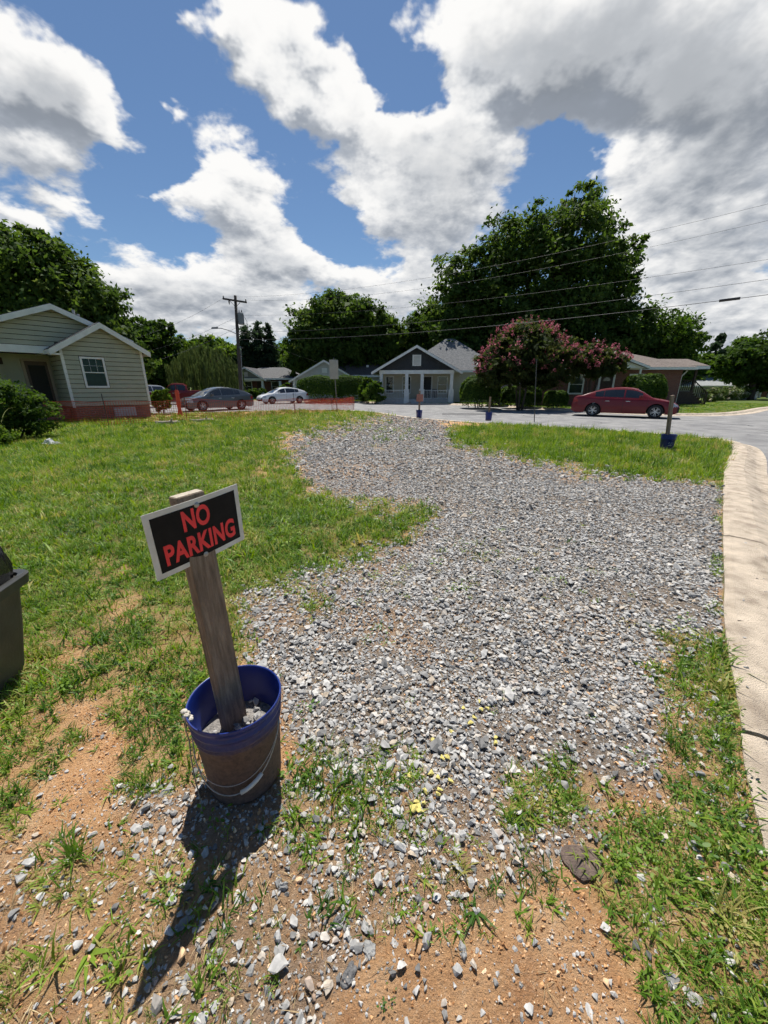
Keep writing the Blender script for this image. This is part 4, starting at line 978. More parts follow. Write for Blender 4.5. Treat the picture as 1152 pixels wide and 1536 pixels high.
# big tree behind the brick house
bx = place(797, 48)
tree('oak_tree', bx, 48, 17, [(0,0,8.5,5,4.5,5),(-3.6,0,7.0,4.0,3.6,4.2),(-6.6,1,6.6,3.6,3.2,4.4),(-7.5,0,9.6,2.3,2.2,2.5),(3.4,0,8.2,4.0,3.6,4.4),(1.8,-.5,12.6,3.6,3.4,3.0),(-2.4,0,12.4,3.3,3.2,2.6),(2.2,0,15.3,1.7,1.8,1.5),(5.6,0,11.2,2.5,2.3,2.2),(6.2,0,6.6,2.6,2.4,3.0),(-1,-2,4.8,4.5,3,3),(4,-2,4.6,4,3,2.8),(-6,-1,3.6,4,3,2.6),(6.9,.3,9.6,1.4,1.3,1.2),(7.4,0,12.6,.7,.7,.5),(-5.0,0,10.4,2.5,2.4,2.4),(3.4,0,14.6,1.3,1.3,1.1)], 90000, .215, L_DARK, 41,
     'huge dark oak towering over the brick house', 4.5, .55, None, .26, .45, k=1.29)
tree('walnut_tree', place(965,46), 46, 9, [(0,0,6.0,3.4,3,2.6),(-2.2,0,5.2,2.6,2.4,2.6),(1.8,0,4.8,2.6,2.4,2.0),(3.4,0,5.6,1.6,1.5,.8),(0,0,3.4,4,3,2.0)], 22000, .22, L_MID, 42, 'medium tree right of the huge oak with feathery side branch', 2.5, .25, k=1.14)
tree('maple_tree', place(645,54), 54, 9.5, [(0,0,7.5,2.6,2.4,2.2),(-2.2,0,6.2,2.2,2.2,2.2),(2.0,0,6.4,2.5,2.2,2.6),(0,0,5.0,3.6,3,2.4),(-3,0,4.4,2.4,2,2),(3.4,0,4.6,2.4,2,2)], 28000, .22, L_MID, 43, 'lighter green tree rising directly behind the charcoal gable', 2.6, .25, k=1.22)
tree('elm_tree', place(515,53), 53, 13, [(0,0,9.8,4.4,4,2.8),(-3.6,0,8.0,3.4,3.2,3.2),(3.4,0,8.6,3.6,3.2,2.8),(5.8,0,7.0,3,3,2.8),(-1,0,6.4,5,4,3.2),(-5,0,5.6,2.6,2.4,2.6),(0,0,11.6,2.2,2.2,1.2),(4,0,5,4,3,2.6)], 52000, .25, L_DARK, 44, 'broad rounded dark tree behind the pale garage house', 4, .45)
tree('oak_tree', place(95,31), 31, 12.5, [(0,0,8.6,4.2,3.6,3.2),(-3.2,0,9.4,3.4,3.2,2.6),(2.6,0,7.2,3.2,3,3),(-6.5,0,8.0,3.4,3.2,3.4),(0,0,5.6,5,3.6,3),(4.2,0,5.0,2.2,2.2,2.6),(1.0,0,10.6,2.3,2.2,1.4),(-6,0,5,4,3,2.6),(5.4,0,3.4,2.0,2,1.8),(-4,0,11,2,2,1.2)], 60000, .21, L_DARK, 45, 'large dark oak directly behind the tan cottage', 4, .45)
tree('pecan_tree', place(245,48), 48, 9.5, [(0,0,6.8,2.6,2.4,1.8),(-2.6,0,5.8,2.6,2.4,2.2),(2.4,0,5.6,2.2,2,1.6),(-1.4,0,8.3,1.5,1.4,.9),(1.6,0,8.0,1.3,1.3,.8),(0,0,3.6,4.2,3,2.6),(-4.6,0,4.2,2.6,2.2,2.4)], 24000, .22, L_MID, 46, 'airy tree between the tan cottage and the willow', 3, .28, None, .30, .4)
tree('oak_tree', place(330,62), 62, 9.5, [(0,0,6.4,4,3.4,2.4),(-3.6,0,5.8,3,3,2.4),(3.4,0,5.6,3.2,3,2.4),(0,0,3.6,6,4,2.4)], 12000, .38, L_LIGHT, 47, 'light green tree just left of the utility pole', 3, .3)
for i, (px, H) in enumerate(((378,9.6),(394,10.2),(410,9.8))):
    tree('cedar_tree', place(px,60), 60, H, [(0,0,H*t,2.0*(1.05-t)+.45,2.0*(1.05-t)+.45,H*.16) for t in (.15,.25,.35,.45,.55,.65,.75,.84,.92)], 10000, .24, L_CONIFER, 60+i, ('left', 'tallest middle', 'right')[i]+' pointed cedar of the three right of the utility pole', H*.2, .18, 'cedars right of the utility pole', .5, .15)
tree('sweetgum_tree', place(435,66), 66, 9, [(0,0,5.8,3.6,3,2.4),(3.2,0,5.2,3,3,2.2),(-2.4,0,4.8,2.6,2.4,2),(0,0,3.2,5,3.4,2.2)], 9000, .40, L_LIGHT, 48, 'small pale green tree left of the broad rounded tree', 2.4, .25)
tree('hickory_tree', place(590,60), 60, 11, [(0,0,7.2,3.4,3,2.6),(2.6,0,6.4,3,3,2.6),(-2,0,6,3,3,2.6),(0,0,3.8,5,3.6,2.8)], 10000, .38, L_DARK, 49, 'dark tree in the gap between the rounded tree and the lighter one', 3, .3)
rx = place(1128,48)
tree('oak_tree', rx, 48, 8, [(0,0,5.0,3.4,3.2,2.2),(3.4,0,5.4,3.4,3.2,2.2),(-2.6,0,3.8,2.4,2.2,2.2),(2,0,3.2,5,3.4,2.2),(6.6,0,5,3.2,3,2.6)], 26000, .26, L_MID, 50, 'rounded dense tree at the right edge beyond the lawn', 2, .3)
tree('pine_tree', place(1062,66), 66, 9.5, [(0,0,7.6,1.3,1.3,1.4),(0,0,6.0,2.2,2,1.4),(.4,0,4.2,2.8,2.6,1.8),(0,0,9,.7,.7,.9)], 5000, .34, L_CONIFER, 51, 'narrow dark conifer rising above the low trees on the right', 3, .22)
tree('dogwood_tree', place(1030,60), 60, 6.5, [(0,0,4.8,2.8,2.6,1.6),(-3,0,4.4,2.6,2.4,1.8),(2.6,0,4.2,2.2,2.2,1.6),(0,0,3,5,3,1.6)], 9000, .34, L_LIGHT, 52, 'low pale green tree behind the deck of the brick house', 2, .2)

# far wood behind everything
def far_wood():
    r = np.random.default_rng(77); bl = []
    for i in range(70):
        x = -120+240*i/69+r.uniform(-2,2); y = 88+r.uniform(-6,8)
        H = r.uniform(5.0,8.5); bl.append((x, y, H*.5, 4.2, 3.5, H*.55))
    P, Q, T = crown_points(bl, 36000, r, .3, .4); k = P[:,2] > .1; V, Fq = leaf_quads(P[k], Q[k], .55, r)
    return tag(link('distant_wood', mesh_np('distant_wood', V, Fq, L_DARK, T[k]), None), 'distant belt of trees closing the view behind the houses', 'trees', kind='stuff')
far_wood()

# willow
def willow():
    X = place(312,44); e = empty('willow_tree', (X,44,0), 0, 'grey green willow with hanging strands behind the silver car', 'tree'); r = np.random.default_rng(5)
    trunk(e, [(0,0,-.2),(.1,0,1.5),(-.1,0,3.4),(0,0,5)], [.3,.26,.2,.08], [((0,0,2.5),(2*math.cos(a),2*math.sin(a),4.6),.1) for a in np.linspace(0,5.6,6)])
    P, Q, T = [], [], []
    for i in range(620):
        a = r.uniform(0,6.283); q = math.sqrt(r.random()); x = 4.1*q*math.cos(a); y = 3.2*q*math.sin(a); z0 = 5.6-2.4*q*q+r.normal(0,.25); Lh = r.uniform(1.2,3.4); z1 = max(.5, z0-Lh); n = int((z0-z1)/.11); tn = np.clip(r.normal(.45,.2),0,1)
        zz = np.linspace(z0, z1, n); P.append(np.stack([x+np.cumsum(r.normal(0,.02,n)), y+np.cumsum(r.normal(0,.02,n)), zz],1)); Q.append(np.stack([math.cos(a)+r.normal(0,.5,n), math.sin(a)+r.normal(0,.5,n), r.normal(.25,.3,n)],1)); T.append(np.clip(tn+r.normal(0,.1,n),0,1))
    P = np.concatenate(P); Q = np.concatenate(Q); Q /= np.linalg.norm(Q,axis=1)[:,None]; T = np.concatenate(T)
    n = len(P); s = .13; side = np.cross(Q, [0,0,1.]); side /= np.linalg.norm(side,axis=1)[:,None]+1e-9; dn = np.array([0,0,-.30])+Q*.05
    V = np.stack([P-side*s*.5, P+side*s*.5, P+dn+side*s*.2, P+dn-side*s*.2],1).reshape(-1,3)
    link('crown', mesh_np('crown', V, np.arange(4*n).reshape(-1,4), L_WILLOW, T), None, e)
willow()

# crape myrtles
def crape(X, Y, blobs, n, npink, seed, label, lo=1.2):
    e = empty('crape_myrtle', (X,Y,0), 0, label, 'tree', 'pink crape myrtles'); random.seed(seed)
    for k in range(5):
        a = k*1.26+.3; b = blobs[k % len(blobs)]
        obj('trunk', MB().tube([(.15*math.cos(a),.15*math.sin(a),-.1),(.35*math.cos(a),.35*math.sin(a),lo),(b[0]*.7+.3*math.cos(a),b[1]*.7+.3*math.sin(a),b[2])], [.07,.055,.02], 7), BARK, e, smooth=True)
    crown(e, blobs, n, .17, leaf_mat('myrtle_leaves', [(0,(.028,.045,.014)),(.5,(.05,.07,.02)),(1,(.09,.10,.03))]) if 'myrtle_leaves' not in MATS else MATS['myrtle_leaves'], seed, clump=.30, fill=.45)
    r = np.random.default_rng(seed+1); P, Q, T = [], [], []
    K = npink//16
    for i in range(K):
        b = blobs[r.integers(0,len(blobs))]; d = r.normal(size=3); d[2] = abs(d[2])*1.0-.15; d /= np.linalg.norm(d); c = np.array(b[:3])+d*np.array(b[3:6])*1.04
        m = 16; hh = r.uniform(.18,.42); t = r.random(m); p = c+np.stack([r.normal(0,.09,m)*(1-t*.6), r.normal(0,.09,m)*(1-t*.6), t*hh],1)+d*t[:,None]*.15; P.append(p); q = r.normal(size=(m,3)); Q.append(q/np.linalg.norm(q,axis=1)[:,None]); T.append(np.clip(r.normal(r.uniform(.2,.7),.2,m),0,1))
    P = np.concatenate(P); V, Fq = leaf_quads(P, np.concatenate(Q), .085, r, 1.1)
    link('blossom', mesh_np('blossom', V, Fq, L_PINK, np.concatenate(T)), None, e)
    return e
cx = place(782,27)
crape(cx, 27, [(0,0,3.6,2.4,2.2,1.7),(-1.6,0,2.9,1.6,1.6,1.3),(1.7,0,3.1,1.6,1.6,1.4),(.1,0,4.3,1.7,1.6,1.05),(-2.0,-.4,2.3,1.1,1.2,.9),(1.2,-.8,2.4,1.6,1.3,1.0),(-.6,-1.0,2.6,1.6,1.2,1.0)], 21000, 4400, 81, 'large domed pink crape myrtle left of the red sedan')
crape(place(885,27.5), 27.5, [(0,0,3.3,1.3,1.2,.8),(1.1,0,3.0,1.0,1.0,.7),(-1.2,0,3.1,1.2,1.1,.9),(.2,-.3,2.6,1.4,1.1,.5)], 7500, 1700, 82, 'smaller pink crape myrtle above the roof of the red sedan', 1.8)

def shrub(name, X, Y, blobs, n, size, m, seed, label, cat='shrub', group=None, z=0, clump=.3):
    e = empty(name, (X,Y,z), 0, label, cat, group)
    crown(e, blobs, n, size, m, seed, 'foliage', clump, .55, 1.6)
    for k in range(4): a = k*1.57; b = blobs[k % len(blobs)]; obj('stem', MB().tube([(b[0]*.3+.06*math.cos(a),b[1]*.3+.06*math.sin(a),-.05),(b[0]*.6+.2*math.cos(a),b[1]*.6+.2*math.sin(a),b[2])],[.03,.012],5), BARK, e)
    return e
L_HEDGE = leaf_mat('hedge_leaves', [(0,(.025,.055,.012)),(.5,(.05,.10,.018)),(1,(.12,.19,.035))])
def hedge_dome(X, Y, w, d, h, seed, label, n=9000):
    """clipped hedge: a dense skin of small leaves on a rounded block, some twiggy depth behind it"""
    e = empty('clipped_hedge', (X,Y,0), 0, label, 'hedge'); r = np.random.default_rng(seed); n = int(n*1.7)
    q = r.normal(size=(n,3)); q[:,2] = np.abs(q[:,2])*1.25-.35; q /= np.linalg.norm(q,axis=1)[:,None]
    k = (np.abs(q)**3.6).sum(1)**(-1/3.6); p = q*k[:,None]; p[:,2] = np.maximum(p[:,2], -.9)
    bump = 1+.05*np.sin(p[:,0]*6+seed)+.05*np.sin(p[:,1]*7+p[:,2]*5+seed)+r.normal(0,.022,n)-.12*(r.random(n) < .25)
    P = p*bump[:,None]*np.array([w/2,d/2,h*.55])+np.array([0,0,h*.45]); Q = q*np.array([1/w,1/d,1/h]); Q = Q/np.linalg.norm(Q,axis=1)[:,None]+r.normal(size=(n,3))*.35; Q /= np.linalg.norm(Q,axis=1)[:,None]
    kk = P[:,2] > .03; V, Fq = leaf_quads(P[kk], Q[kk], .085, r, 1.5)
    link('foliage', mesh_np('foliage', V, Fq, L_HEDGE, np.clip(r.normal(.5,.25,kk.sum()),0,1)), None, e)
    for j in range(4): a_ = j*1.57; obj('stem', MB().tube([(.2*math.cos(a_),.2*math.sin(a_),-.05),(w*.25*math.cos(a_),d*.25*math.sin(a_),h*.7)],[.04,.012],5), BARK, e)
hedge_dome(place(482,41), 41, 4.4, 3, 2.45, 90, 'rounded bright topped hedge right of the white car')
hedge_dome(place(524,41.6), 41.6, 3.4, 3, 2.5, 91, 'darker clipped hedge behind the tall street sign')
hedge_dome(place(719,29.4), 29.4, 2.7, 2.4, 2.1, 92, 'tall dark hedge at the left foot of the domed crape myrtle')
hedge_dome(place(782,29.5), 29.5, 2.6, 1.8, 1.5, 89, 'low dark hedge behind the stems of the domed crape myrtle')
hedge_dome(place(835,28), 28, 1.5, 1.3, 1.15, 93, 'small round dark bush left of the red sedan', 3000)
hedge_dome(place(966,26.5), 26.5, 2.4, 1.8, 2.15, 94, 'pale rounded bush behind the roof of the red sedan', 6000)
shrub('leafy_shrub', place(561,37), 37, [(0,0,.9,.9,.8,.8),(.3,0,1.5,.5,.5,.5),(-.3,0,1.2,.6,.5,.6)], 2600, .2, L_LIGHT, 95, 'bright green leafy shrub at the left porch corner of the charcoal gable house')
shrub('leafy_shrub', place(550,39), 39, [(0,0,1.0,.7,.7,.9),(0,0,1.9,.5,.5,.5)], 1800, .2, L_MID, 96, 'darker shrub standing behind the bright green porch shrub')
for i, (px, Y, s, lab) in enumerate(((388,49,1.0,'small bush left of the bungalow porch'),(428,47,1.3,'reddish bush in front of the bungalow, nearest the white car'),(372,49,.8,'low bush at the foot of the bungalow column'))):
    shrub('garden_bush', place(px,Y), Y, [(0,0,.6*s,.9*s,.8*s,.6*s),(.5*s,0,.8*s,.6*s,.6*s,.6*s)], 1500, .18, L_MID, 97+i, lab)
L_FLOW = leaf_mat('pale_flowers', [(0,(.10,.15,.04)),(.6,(.16,.21,.06)),(.75,(.6,.55,.42)),(1,(.75,.70,.58))], .2, .7)
for i, (px, w, lab) in enumerate(((1070,1.0,'flowering bush at the foot of the deck steps'),(1092,1.5,'flowering bush in the middle of the far lawn bed'),(1106,1.2,'right flowering bush of the far lawn bed'))):
    shrub('flowering_bush', place(px,40+4*i), 40+4*i, [(0,0,.7,w,.8,.7),(.6*w,0,.9,.6*w,.6,.5)], 2200, .15, L_FLOW, 110+i, lab)
shrub('leafy_shrub', place(238,21.5), 21.5, [(0,0,.75,.55,.5,.5),(.2,0,1.0,.4,.4,.35),(-.25,0,.95,.4,.4,.35)], 2600, .1, L_LIGHT, 115, 'rounded green shrub at the right corner of the tan cottage')
# overgrown bush on the left edge
def weeds_left():
    p = G(30,668)
    e = shrub('overgrown_bush', p.x-1.35, p.y+1.0, [(0,0,.9,.9,.9,.8),(.75,.5,.7,.55,.6,.6),(-.6,-.3,1.25,.9,.8,.7),(-.2,-.8,.6,.8,.7,.6),(.45,-.2,1.15,.5,.5,.45)], 17000, .055, L_MID, 120, 'overgrown leafy bush at the left edge in front of the porch')
    mb = [blades(400+i, 16, .8, .022, .25, 1.7, (.1,.6), 6, mat_random('pale_reed', [(0,(.14,.19,.06)),(1,(.30,.34,.17))], transl=.3) if i == 0 else MATS['pale_reed']) for i in range(3)]
    for i, (dx, dy) in enumerate(((.1,-1.0),(.6,-.6),(-.5,-1.1))):
        o = bpy.data.objects.new('reed_blades', mb[i]); COL.objects.link(o); o.parent = e; o.location = (dx,dy,.5); o.scale = (1.1,1.1,1.0)
    shrub('overgrown_bush', p.x-.75, p.y-.15, [(0,0,.35,.6,.5,.4),(.35,-.1,.25,.4,.4,.3),(-.5,0,.5,.5,.5,.5)], 8000, .05, L_LIGHT, 121, 'bright low bush at the left edge nearest the camera')
weeds_left()

# ------------------------------------------------------------------ NO PARKING bucket
M_WOOD = mat('weathered_timber', (.13,.092,.062), (.32,.245,.175), 9, .85, .6, 40, stretch=(6,6,.7), c3=(.22,.16,.112), detail=8)
M_ENDGRAIN = mat('end_grain', (.34,.29,.22), (.50,.44,.35), 40, .9, .4, 90)
M_BLACK = mat('black_plastic', (.012,.012,.012), (.018,.018,.018), 20, .35)
M_STEEL = mat('galvanised_wire', (.34,.33,.31), (.46,.45,.43), 30, .45, metal=.7)
M_WHITEPL = mat('white_plastic', (.62,.61,.57), (.50,.47,.42), 12, .5)
def bucket_mat(name, mud=.23):
    m = bpy.data.materials.new(name); m.use_nodes = True; nt = m.node_tree; N = nt.nodes; L = nt.links; p = N['Principled BSDF']; p.inputs['Roughness'].default_value = .42
    tc = N.new('ShaderNodeTexCoord'); sp = N.new('ShaderNodeSeparateXYZ'); L.new(tc.outputs['Object'], sp.inputs[0])
    n = N.new('ShaderNodeTexNoise'); n.inputs['Scale'].default_value = 14; n.inputs['Detail'].default_value = 7; L.new(tc.outputs['Object'], n.inputs['Vector'])
    a = N.new('ShaderNodeMath'); a.operation = 'MULTIPLY_ADD'; L.new(n.outputs['Fac'], a.inputs[0]); a.inputs[1].default_value = .13; L.new(sp.outputs[2], a.inputs[2])
    r = N.new('ShaderNodeMapRange'); r.interpolation_type = 'SMOOTHSTEP'; L.new(a.outputs[0], r.inputs[0]); r.inputs[1].default_value = mud-.01; r.inputs[2].default_value = mud+.12; r.inputs[3].default_value = .93; r.inputs[4].default_value = .0
    n2 = N.new('ShaderNodeTexNoise'); n2.inputs['Scale'].default_value = 60; n2.inputs['Detail'].default_value = 8; n2.inputs['Roughness'].default_value = .7; L.new(tc.outputs['Object'], n2.inputs['Vector'])
    mudc = N.new('ShaderNodeValToRGB'); L.new(n2.outputs['Fac'], mudc.inputs[0]); e = mudc.color_ramp.elements; e[0].position = .35; e[1].position = .65; e[0].color = (.070,.046,.034,1); e[1].color = (.165,.105,.072,1)
    mx = N.new('ShaderNodeMix'); mx.data_type = 'RGBA'; L.new(r.outputs[0], mx.inputs[0]); mx.inputs[6].default_value = (.006,.021,.155,1); L.new(mudc.outputs[0], mx.inputs[7]); L.new(mx.outputs[2], p.inputs['Base Color'])
    rr = N.new('ShaderNodeMapRange'); L.new(r.outputs[0], rr.inputs[0]); rr.inputs[3].default_value = .36; rr.inputs[4].default_value = .9; L.new(rr.outputs[0], p.inputs['Roughness'])
    MATS[name] = m; return m
M_BUCKET = bucket_mat('muddy_blue_bucket', .30); M_BUCKET2 = bucket_mat('blue_bucket', .05)
def bucket_shell(parent, m, n=48, rims=True):
    prof = [(.0,.0),(.118,.0),(.130,.006),(.1315,.02),(.1455,.262),(.150,.264),(.1515,.272),(.148,.276),(.1475,.283),(.1535,.285),(.1545,.292),(.149,.296),(.1495,.318),(.157,.321),(.158,.328),(.152,.332),(.153,.352),(.1605,.356),(.1615,.366),(.159,.371)]
    b = obj('bucket', MB().lathe(prof, n), m, parent, smooth=True)
    obj('inside', MB().lathe([(.159,.371),(.1555,.371),(.1535,.366),(.150,.34),(.1455,.30),(.133,.12),(.0,.118)], n), M_BUCKET2, b, smooth=True)
    return b
SHX = Vector((-.553,1.065,1.011)); YAW = 1.035
def no_parking():
    b = Vector((-.535, 1.075, 0)); e = empty('no_parking_sign', b, 0, 'muddy blue bucket holding a timber post with a red on black NO PARKING sign', 'sign')
    bk = bucket_shell(e, M_BUCKET)
    # stones that weigh the bucket down
    r = random.Random(4)
    obj('fill', MB().lathe([(.0,.215),(.06,.223),(.11,.215),(.1385,.211)], 24), mat('gravel_dust', (.16,.15,.14), (.30,.28,.26), 60, .95, .8, 120), bk)
    for k in range(64):
        a = r.uniform(0,6.28); q = .118*math.sqrt(r.random()); o = bpy.data.objects.new('stone', STONES[k % 14]); COL.objects.link(o); s = r.uniform(.02,.042)
        o.location = (q*math.cos(a), q*math.sin(a), .217+r.uniform(0,.02)); o.rotation_euler = (r.gauss(0,.5), r.gauss(0,.5), r.uniform(0,6)); o.scale = (s,s,s); o.parent = bk
    # bail handle hanging against the front, with its grip
    pts = []
    for t in np.linspace(0, 1, 25):
        a = math.radians(-168+t*162); z = .285-.19*math.sin(math.pi*t)**.8; rr = .131+.0145*min(z/.262,1)+.010+.012*math.sin(math.pi*t); pts.append((rr*math.cos(a), rr*math.sin(a), z))
    h = obj('handle', MB().tube(pts, .0019, 8), M_STEEL, bk, smooth=True)
    g = pts[14:19]; obj('grip', MB().tube(g, .0075, 10), M_WHITEPL, h, smooth=True)
    # a second loop of wire
    pts2 = [(p[0]*1.01, p[1]*1.01, p[2]+.045*math.sin(math.pi*i/24)) for i, p in enumerate(pts)]
    obj('loose_wire', MB().tube(pts2[5:24], .0013, 6), M_STEEL, bk, smooth=True)
    pl = []
    for s in (-1,):
        a = math.radians(-168); obj('handle_lug', MB().tube([(.150*math.cos(a),.150*math.sin(a),.285),(.166*math.cos(a),.166*math.sin(a),.285)], .012, 10), M_BUCKET2, bk)
    # knotted rag on the rim
    rb = bmesh.new(); rr_ = random.Random(9)
    for k in range(9):
        mtx = Matrix.Translation(Vector((-.135,-.075,.362))+Vector((rr_.gauss(0,.010),rr_.gauss(0,.009),rr_.gauss(0,.010)-.004*k*.4))) @ Matrix.Rotation(rr_.uniform(0,3),4,'X') @ Matrix.Diagonal((rr_.uniform(.008,.016),rr_.uniform(.006,.011),rr_.uniform(.006,.012),1))
        bmesh.ops.create_icosphere(rb, subdivisions=2, radius=1.0, matrix=mtx)
    me = bpy.data.meshes.new('rag'); rb.to_mesh(me); rb.free(); me.polygons.foreach_set('use_smooth', np.ones(len(me.polygons), bool))
    rg = link('rag', me, mat('off_white_rag', (.62,.58,.50), (.45,.40,.33), 60, .95, .5, 200), bk)
    obj('string', MB().tube([(-.138,-.080,.355),(-.142,-.088,.31),(-.139,-.086,.26),(-.136,-.10,.20),(-.128,-.115,.13),(-.118,-.125,.04),(-.10,-.155,.004)], .0021, 6), mat('tan_string', (.34,.29,.22), (.24,.20,.15), 60, .95), rg)
    # post: 2x4, wide face parallel to the sign, leaning a little
    u = Vector((math.cos(YAW), math.sin(YAW), 0)); nrm = Vector((math.sin(YAW), -math.cos(YAW), 0))
    top = SHX - nrm*.024 + Vector((0,0,.112)) - b - u*.012; base = Vector((-.563+.535, 1.106-1.075, .10))
    up = (top-base).normalized(); wv = (u-up*u.dot(up)).normalized(); tv = up.cross(wv)
    L_ = (top-base).length
    pm = Matrix((wv, -tv if tv.dot(nrm) > 0 else tv, up)).transposed()
    po = obj('post', MB().box(-.0445,.0445,-.019,.019,0,L_), M_WOOD, e, bevel=.003); po.location = base; po.rotation_euler = pm.to_euler()
    obj('post_end', MB().box(-.041,.041,-.0155,.0155,L_+.0002,L_+.0016), M_ENDGRAIN, po)
    # sign board: slightly bowed white sheet, black field, red letters
    sg = bpy.data.objects.new('sign_board', None); bpy.data.objects.remove(sg)
    w, hh = .305, .203; nx = 14
    def bow(x): return .006*math.cos(x/w*math.pi)*1.0 - .006
    def sheet(x0,x1,z0,z1,off,name,m,parent,th=.0012):
        mb = MB(); 
        for i in range(nx+1):
            x = x0+(x1-x0)*i/nx
            for z in (z0,z1):
                mb.v.append((x, -off-bow(x), z)); mb.v.append((x, -off-bow(x)+th, z))
        for i in range(nx):
            a = 4*i; c = a+4
            mb.f += [(a,c,c+2,a+2),(a+1,a+3,c+3,c+1),(a,a+1,c+1,c),(a+2,c+2,c+3,a+3)]
        mb.f += [(0,2,3,1),(4*nx,4*nx+1,4*nx+3,4*nx+2)]
        return obj(name, mb, m, parent)
    bd = sheet(-w/2,w/2,-hh/2,hh/2,.0,'sign_board',mat('white_sign_sheet', (.66,.65,.60), (.56,.54,.49), 14, .45),e)
    Rz = Matrix.Rotation(YAW,3,'Z') @ Matrix.Rotation(.078,3,'X') @ Matrix.Rotation(-.074,3,'Y')
    bd.location = SHX - b; bd.rotation_euler = Rz.to_euler()
    sheet(-w/2+.0165,w/2-.0165,-hh/2+.0165,hh/2-.0165,.0006,'black_field',mat('black_print', (.008,.007,.007), (.013,.011,.011), 30, .6, spec=.15),bd,.0004)
    def word(txt, cx, cz, width, height):
        cu = bpy.data.curves.new('letters', 'FONT'); cu.body = txt; cu.align_x = 'CENTER'; cu.align_y = 'BOTTOM_BASELINE'; cu.size = 1; cu.offset = .036; cu.extrude = 0; cu.space_character = 1.05
        to = bpy.data.objects.new('letters', cu); COL.objects.link(to); dg = bpy.context.evaluated_depsgraph_get(); me = bpy.data.meshes.new_from_object(to.evaluated_get(dg)); bpy.data.objects.remove(to)
        co = np.empty(len(me.vertices)*3); me.vertices.foreach_get('co', co); co = co.reshape(-1,3); mn, mxx = co.min(0), co.max(0)
        x = (co[:,0]-(mn[0]+mxx[0])/2)/(mxx[0]-mn[0])*width + cx; z = (co[:,1]-mn[1])/(mxx[1]-mn[1])*height + cz
        y = np.array([-.0014-bow(v) for v in x]); me.vertices.foreach_set('co', np.stack([x,y,z],1).ravel()); me.update()
        me.materials.clear(); me.materials.append(mat('red_print', (.85,.030,.036), (.72,.026,.032), 20, .45)); me.name = 'lettering'
        link('lettering', me, None, bd)
    word('NO', -.008, .012, .088, .066); word('PARKING', 0, -.070, .236, .066)
    for z in (.082, -.085):
        s = obj('screw', MB().lathe([(0,.0035),(.004,.0032),(.0068,.001),(.0085,.0)], 14), M_STEEL, bd, smooth=True); s.location = (.0, -.0012-bow(0), z); s.rotation_euler = (math.pi/2,0,0)
    return e
no_parking()

def post_bucket(px, py, topy, label, lean=0.0, sign=False, w=.08, t=.045, marks=False):
    g = G(px, py); g.z = float(height(np.array(g.x), np.array(g.y)))
    e = empty('bucket_post', g, 0, label, 'bucket', 'blue buckets with posts along the street edge')
    bk = bucket_shell(e, M_BUCKET2, 24)
    obj('fill', MB().lathe([(0,.26),(.08,.265),(.1415,.255)], 16), mat('gravel_dust', (.16,.15,.14)), bk)
    d = g.y; zt = at(px, topy, d).z - g.z
    po = obj('post', MB().box(-w/2,w/2,-t/2,t/2,.2,zt), M_WOOD, e, bevel=.004); po.rotation_euler = (0, lean, .3)
    if sign:
        s = obj('small_board', MB().box(-.17,.17,-t/2-.03,-t/2-.003,zt-.50,zt-.16), mat('faded_red_board', (.34,.17,.14), (.20,.09,.075), 9, .8), po)
    if marks:
        # pale scrawl of a worn print on the bucket side
        mk = MB(); 
        for (a0, a1, z0, z1) in ((-2.1,-1.9,.17,.20),(-1.9,-1.8,.20,.15),(-1.75,-1.6,.15,.20),(-1.6,-1.45,.20,.15),(-1.4,-1.25,.21,.16),(-2.05,-1.5,.13,.128)):
            for i in range(4):
                p = []
                for k in (i, i+1):
                    a = a0+(a1-a0)*k/4; z = z0+(z1-z0)*k/4; r = .1315+.0145*(z/.262)+.0012; p += [(r*math.cos(a),r*math.sin(a),z-.008),(r*math.cos(a),r*math.sin(a),z+.008)]
                mk.add(p, [(0,2,3,1)])
        obj('worn_print', mk, mat('worn_white_print', (.20,.22,.30), (.30,.32,.38), 60, .7), bk)
    return e
post_bucket(998.5, 675, 592, 'blue bucket with a bare timber post on the grass island by the kerb', -.15, w=.09, marks=True)
post_bucket(732.5, 631, 595, 'blue bucket with a plain post at the tip of the grass island', 0)
post_bucket(628.5, 627, 586, 'blue bucket with a post carrying a small reddish board at the far gravel mouth', 0, True)

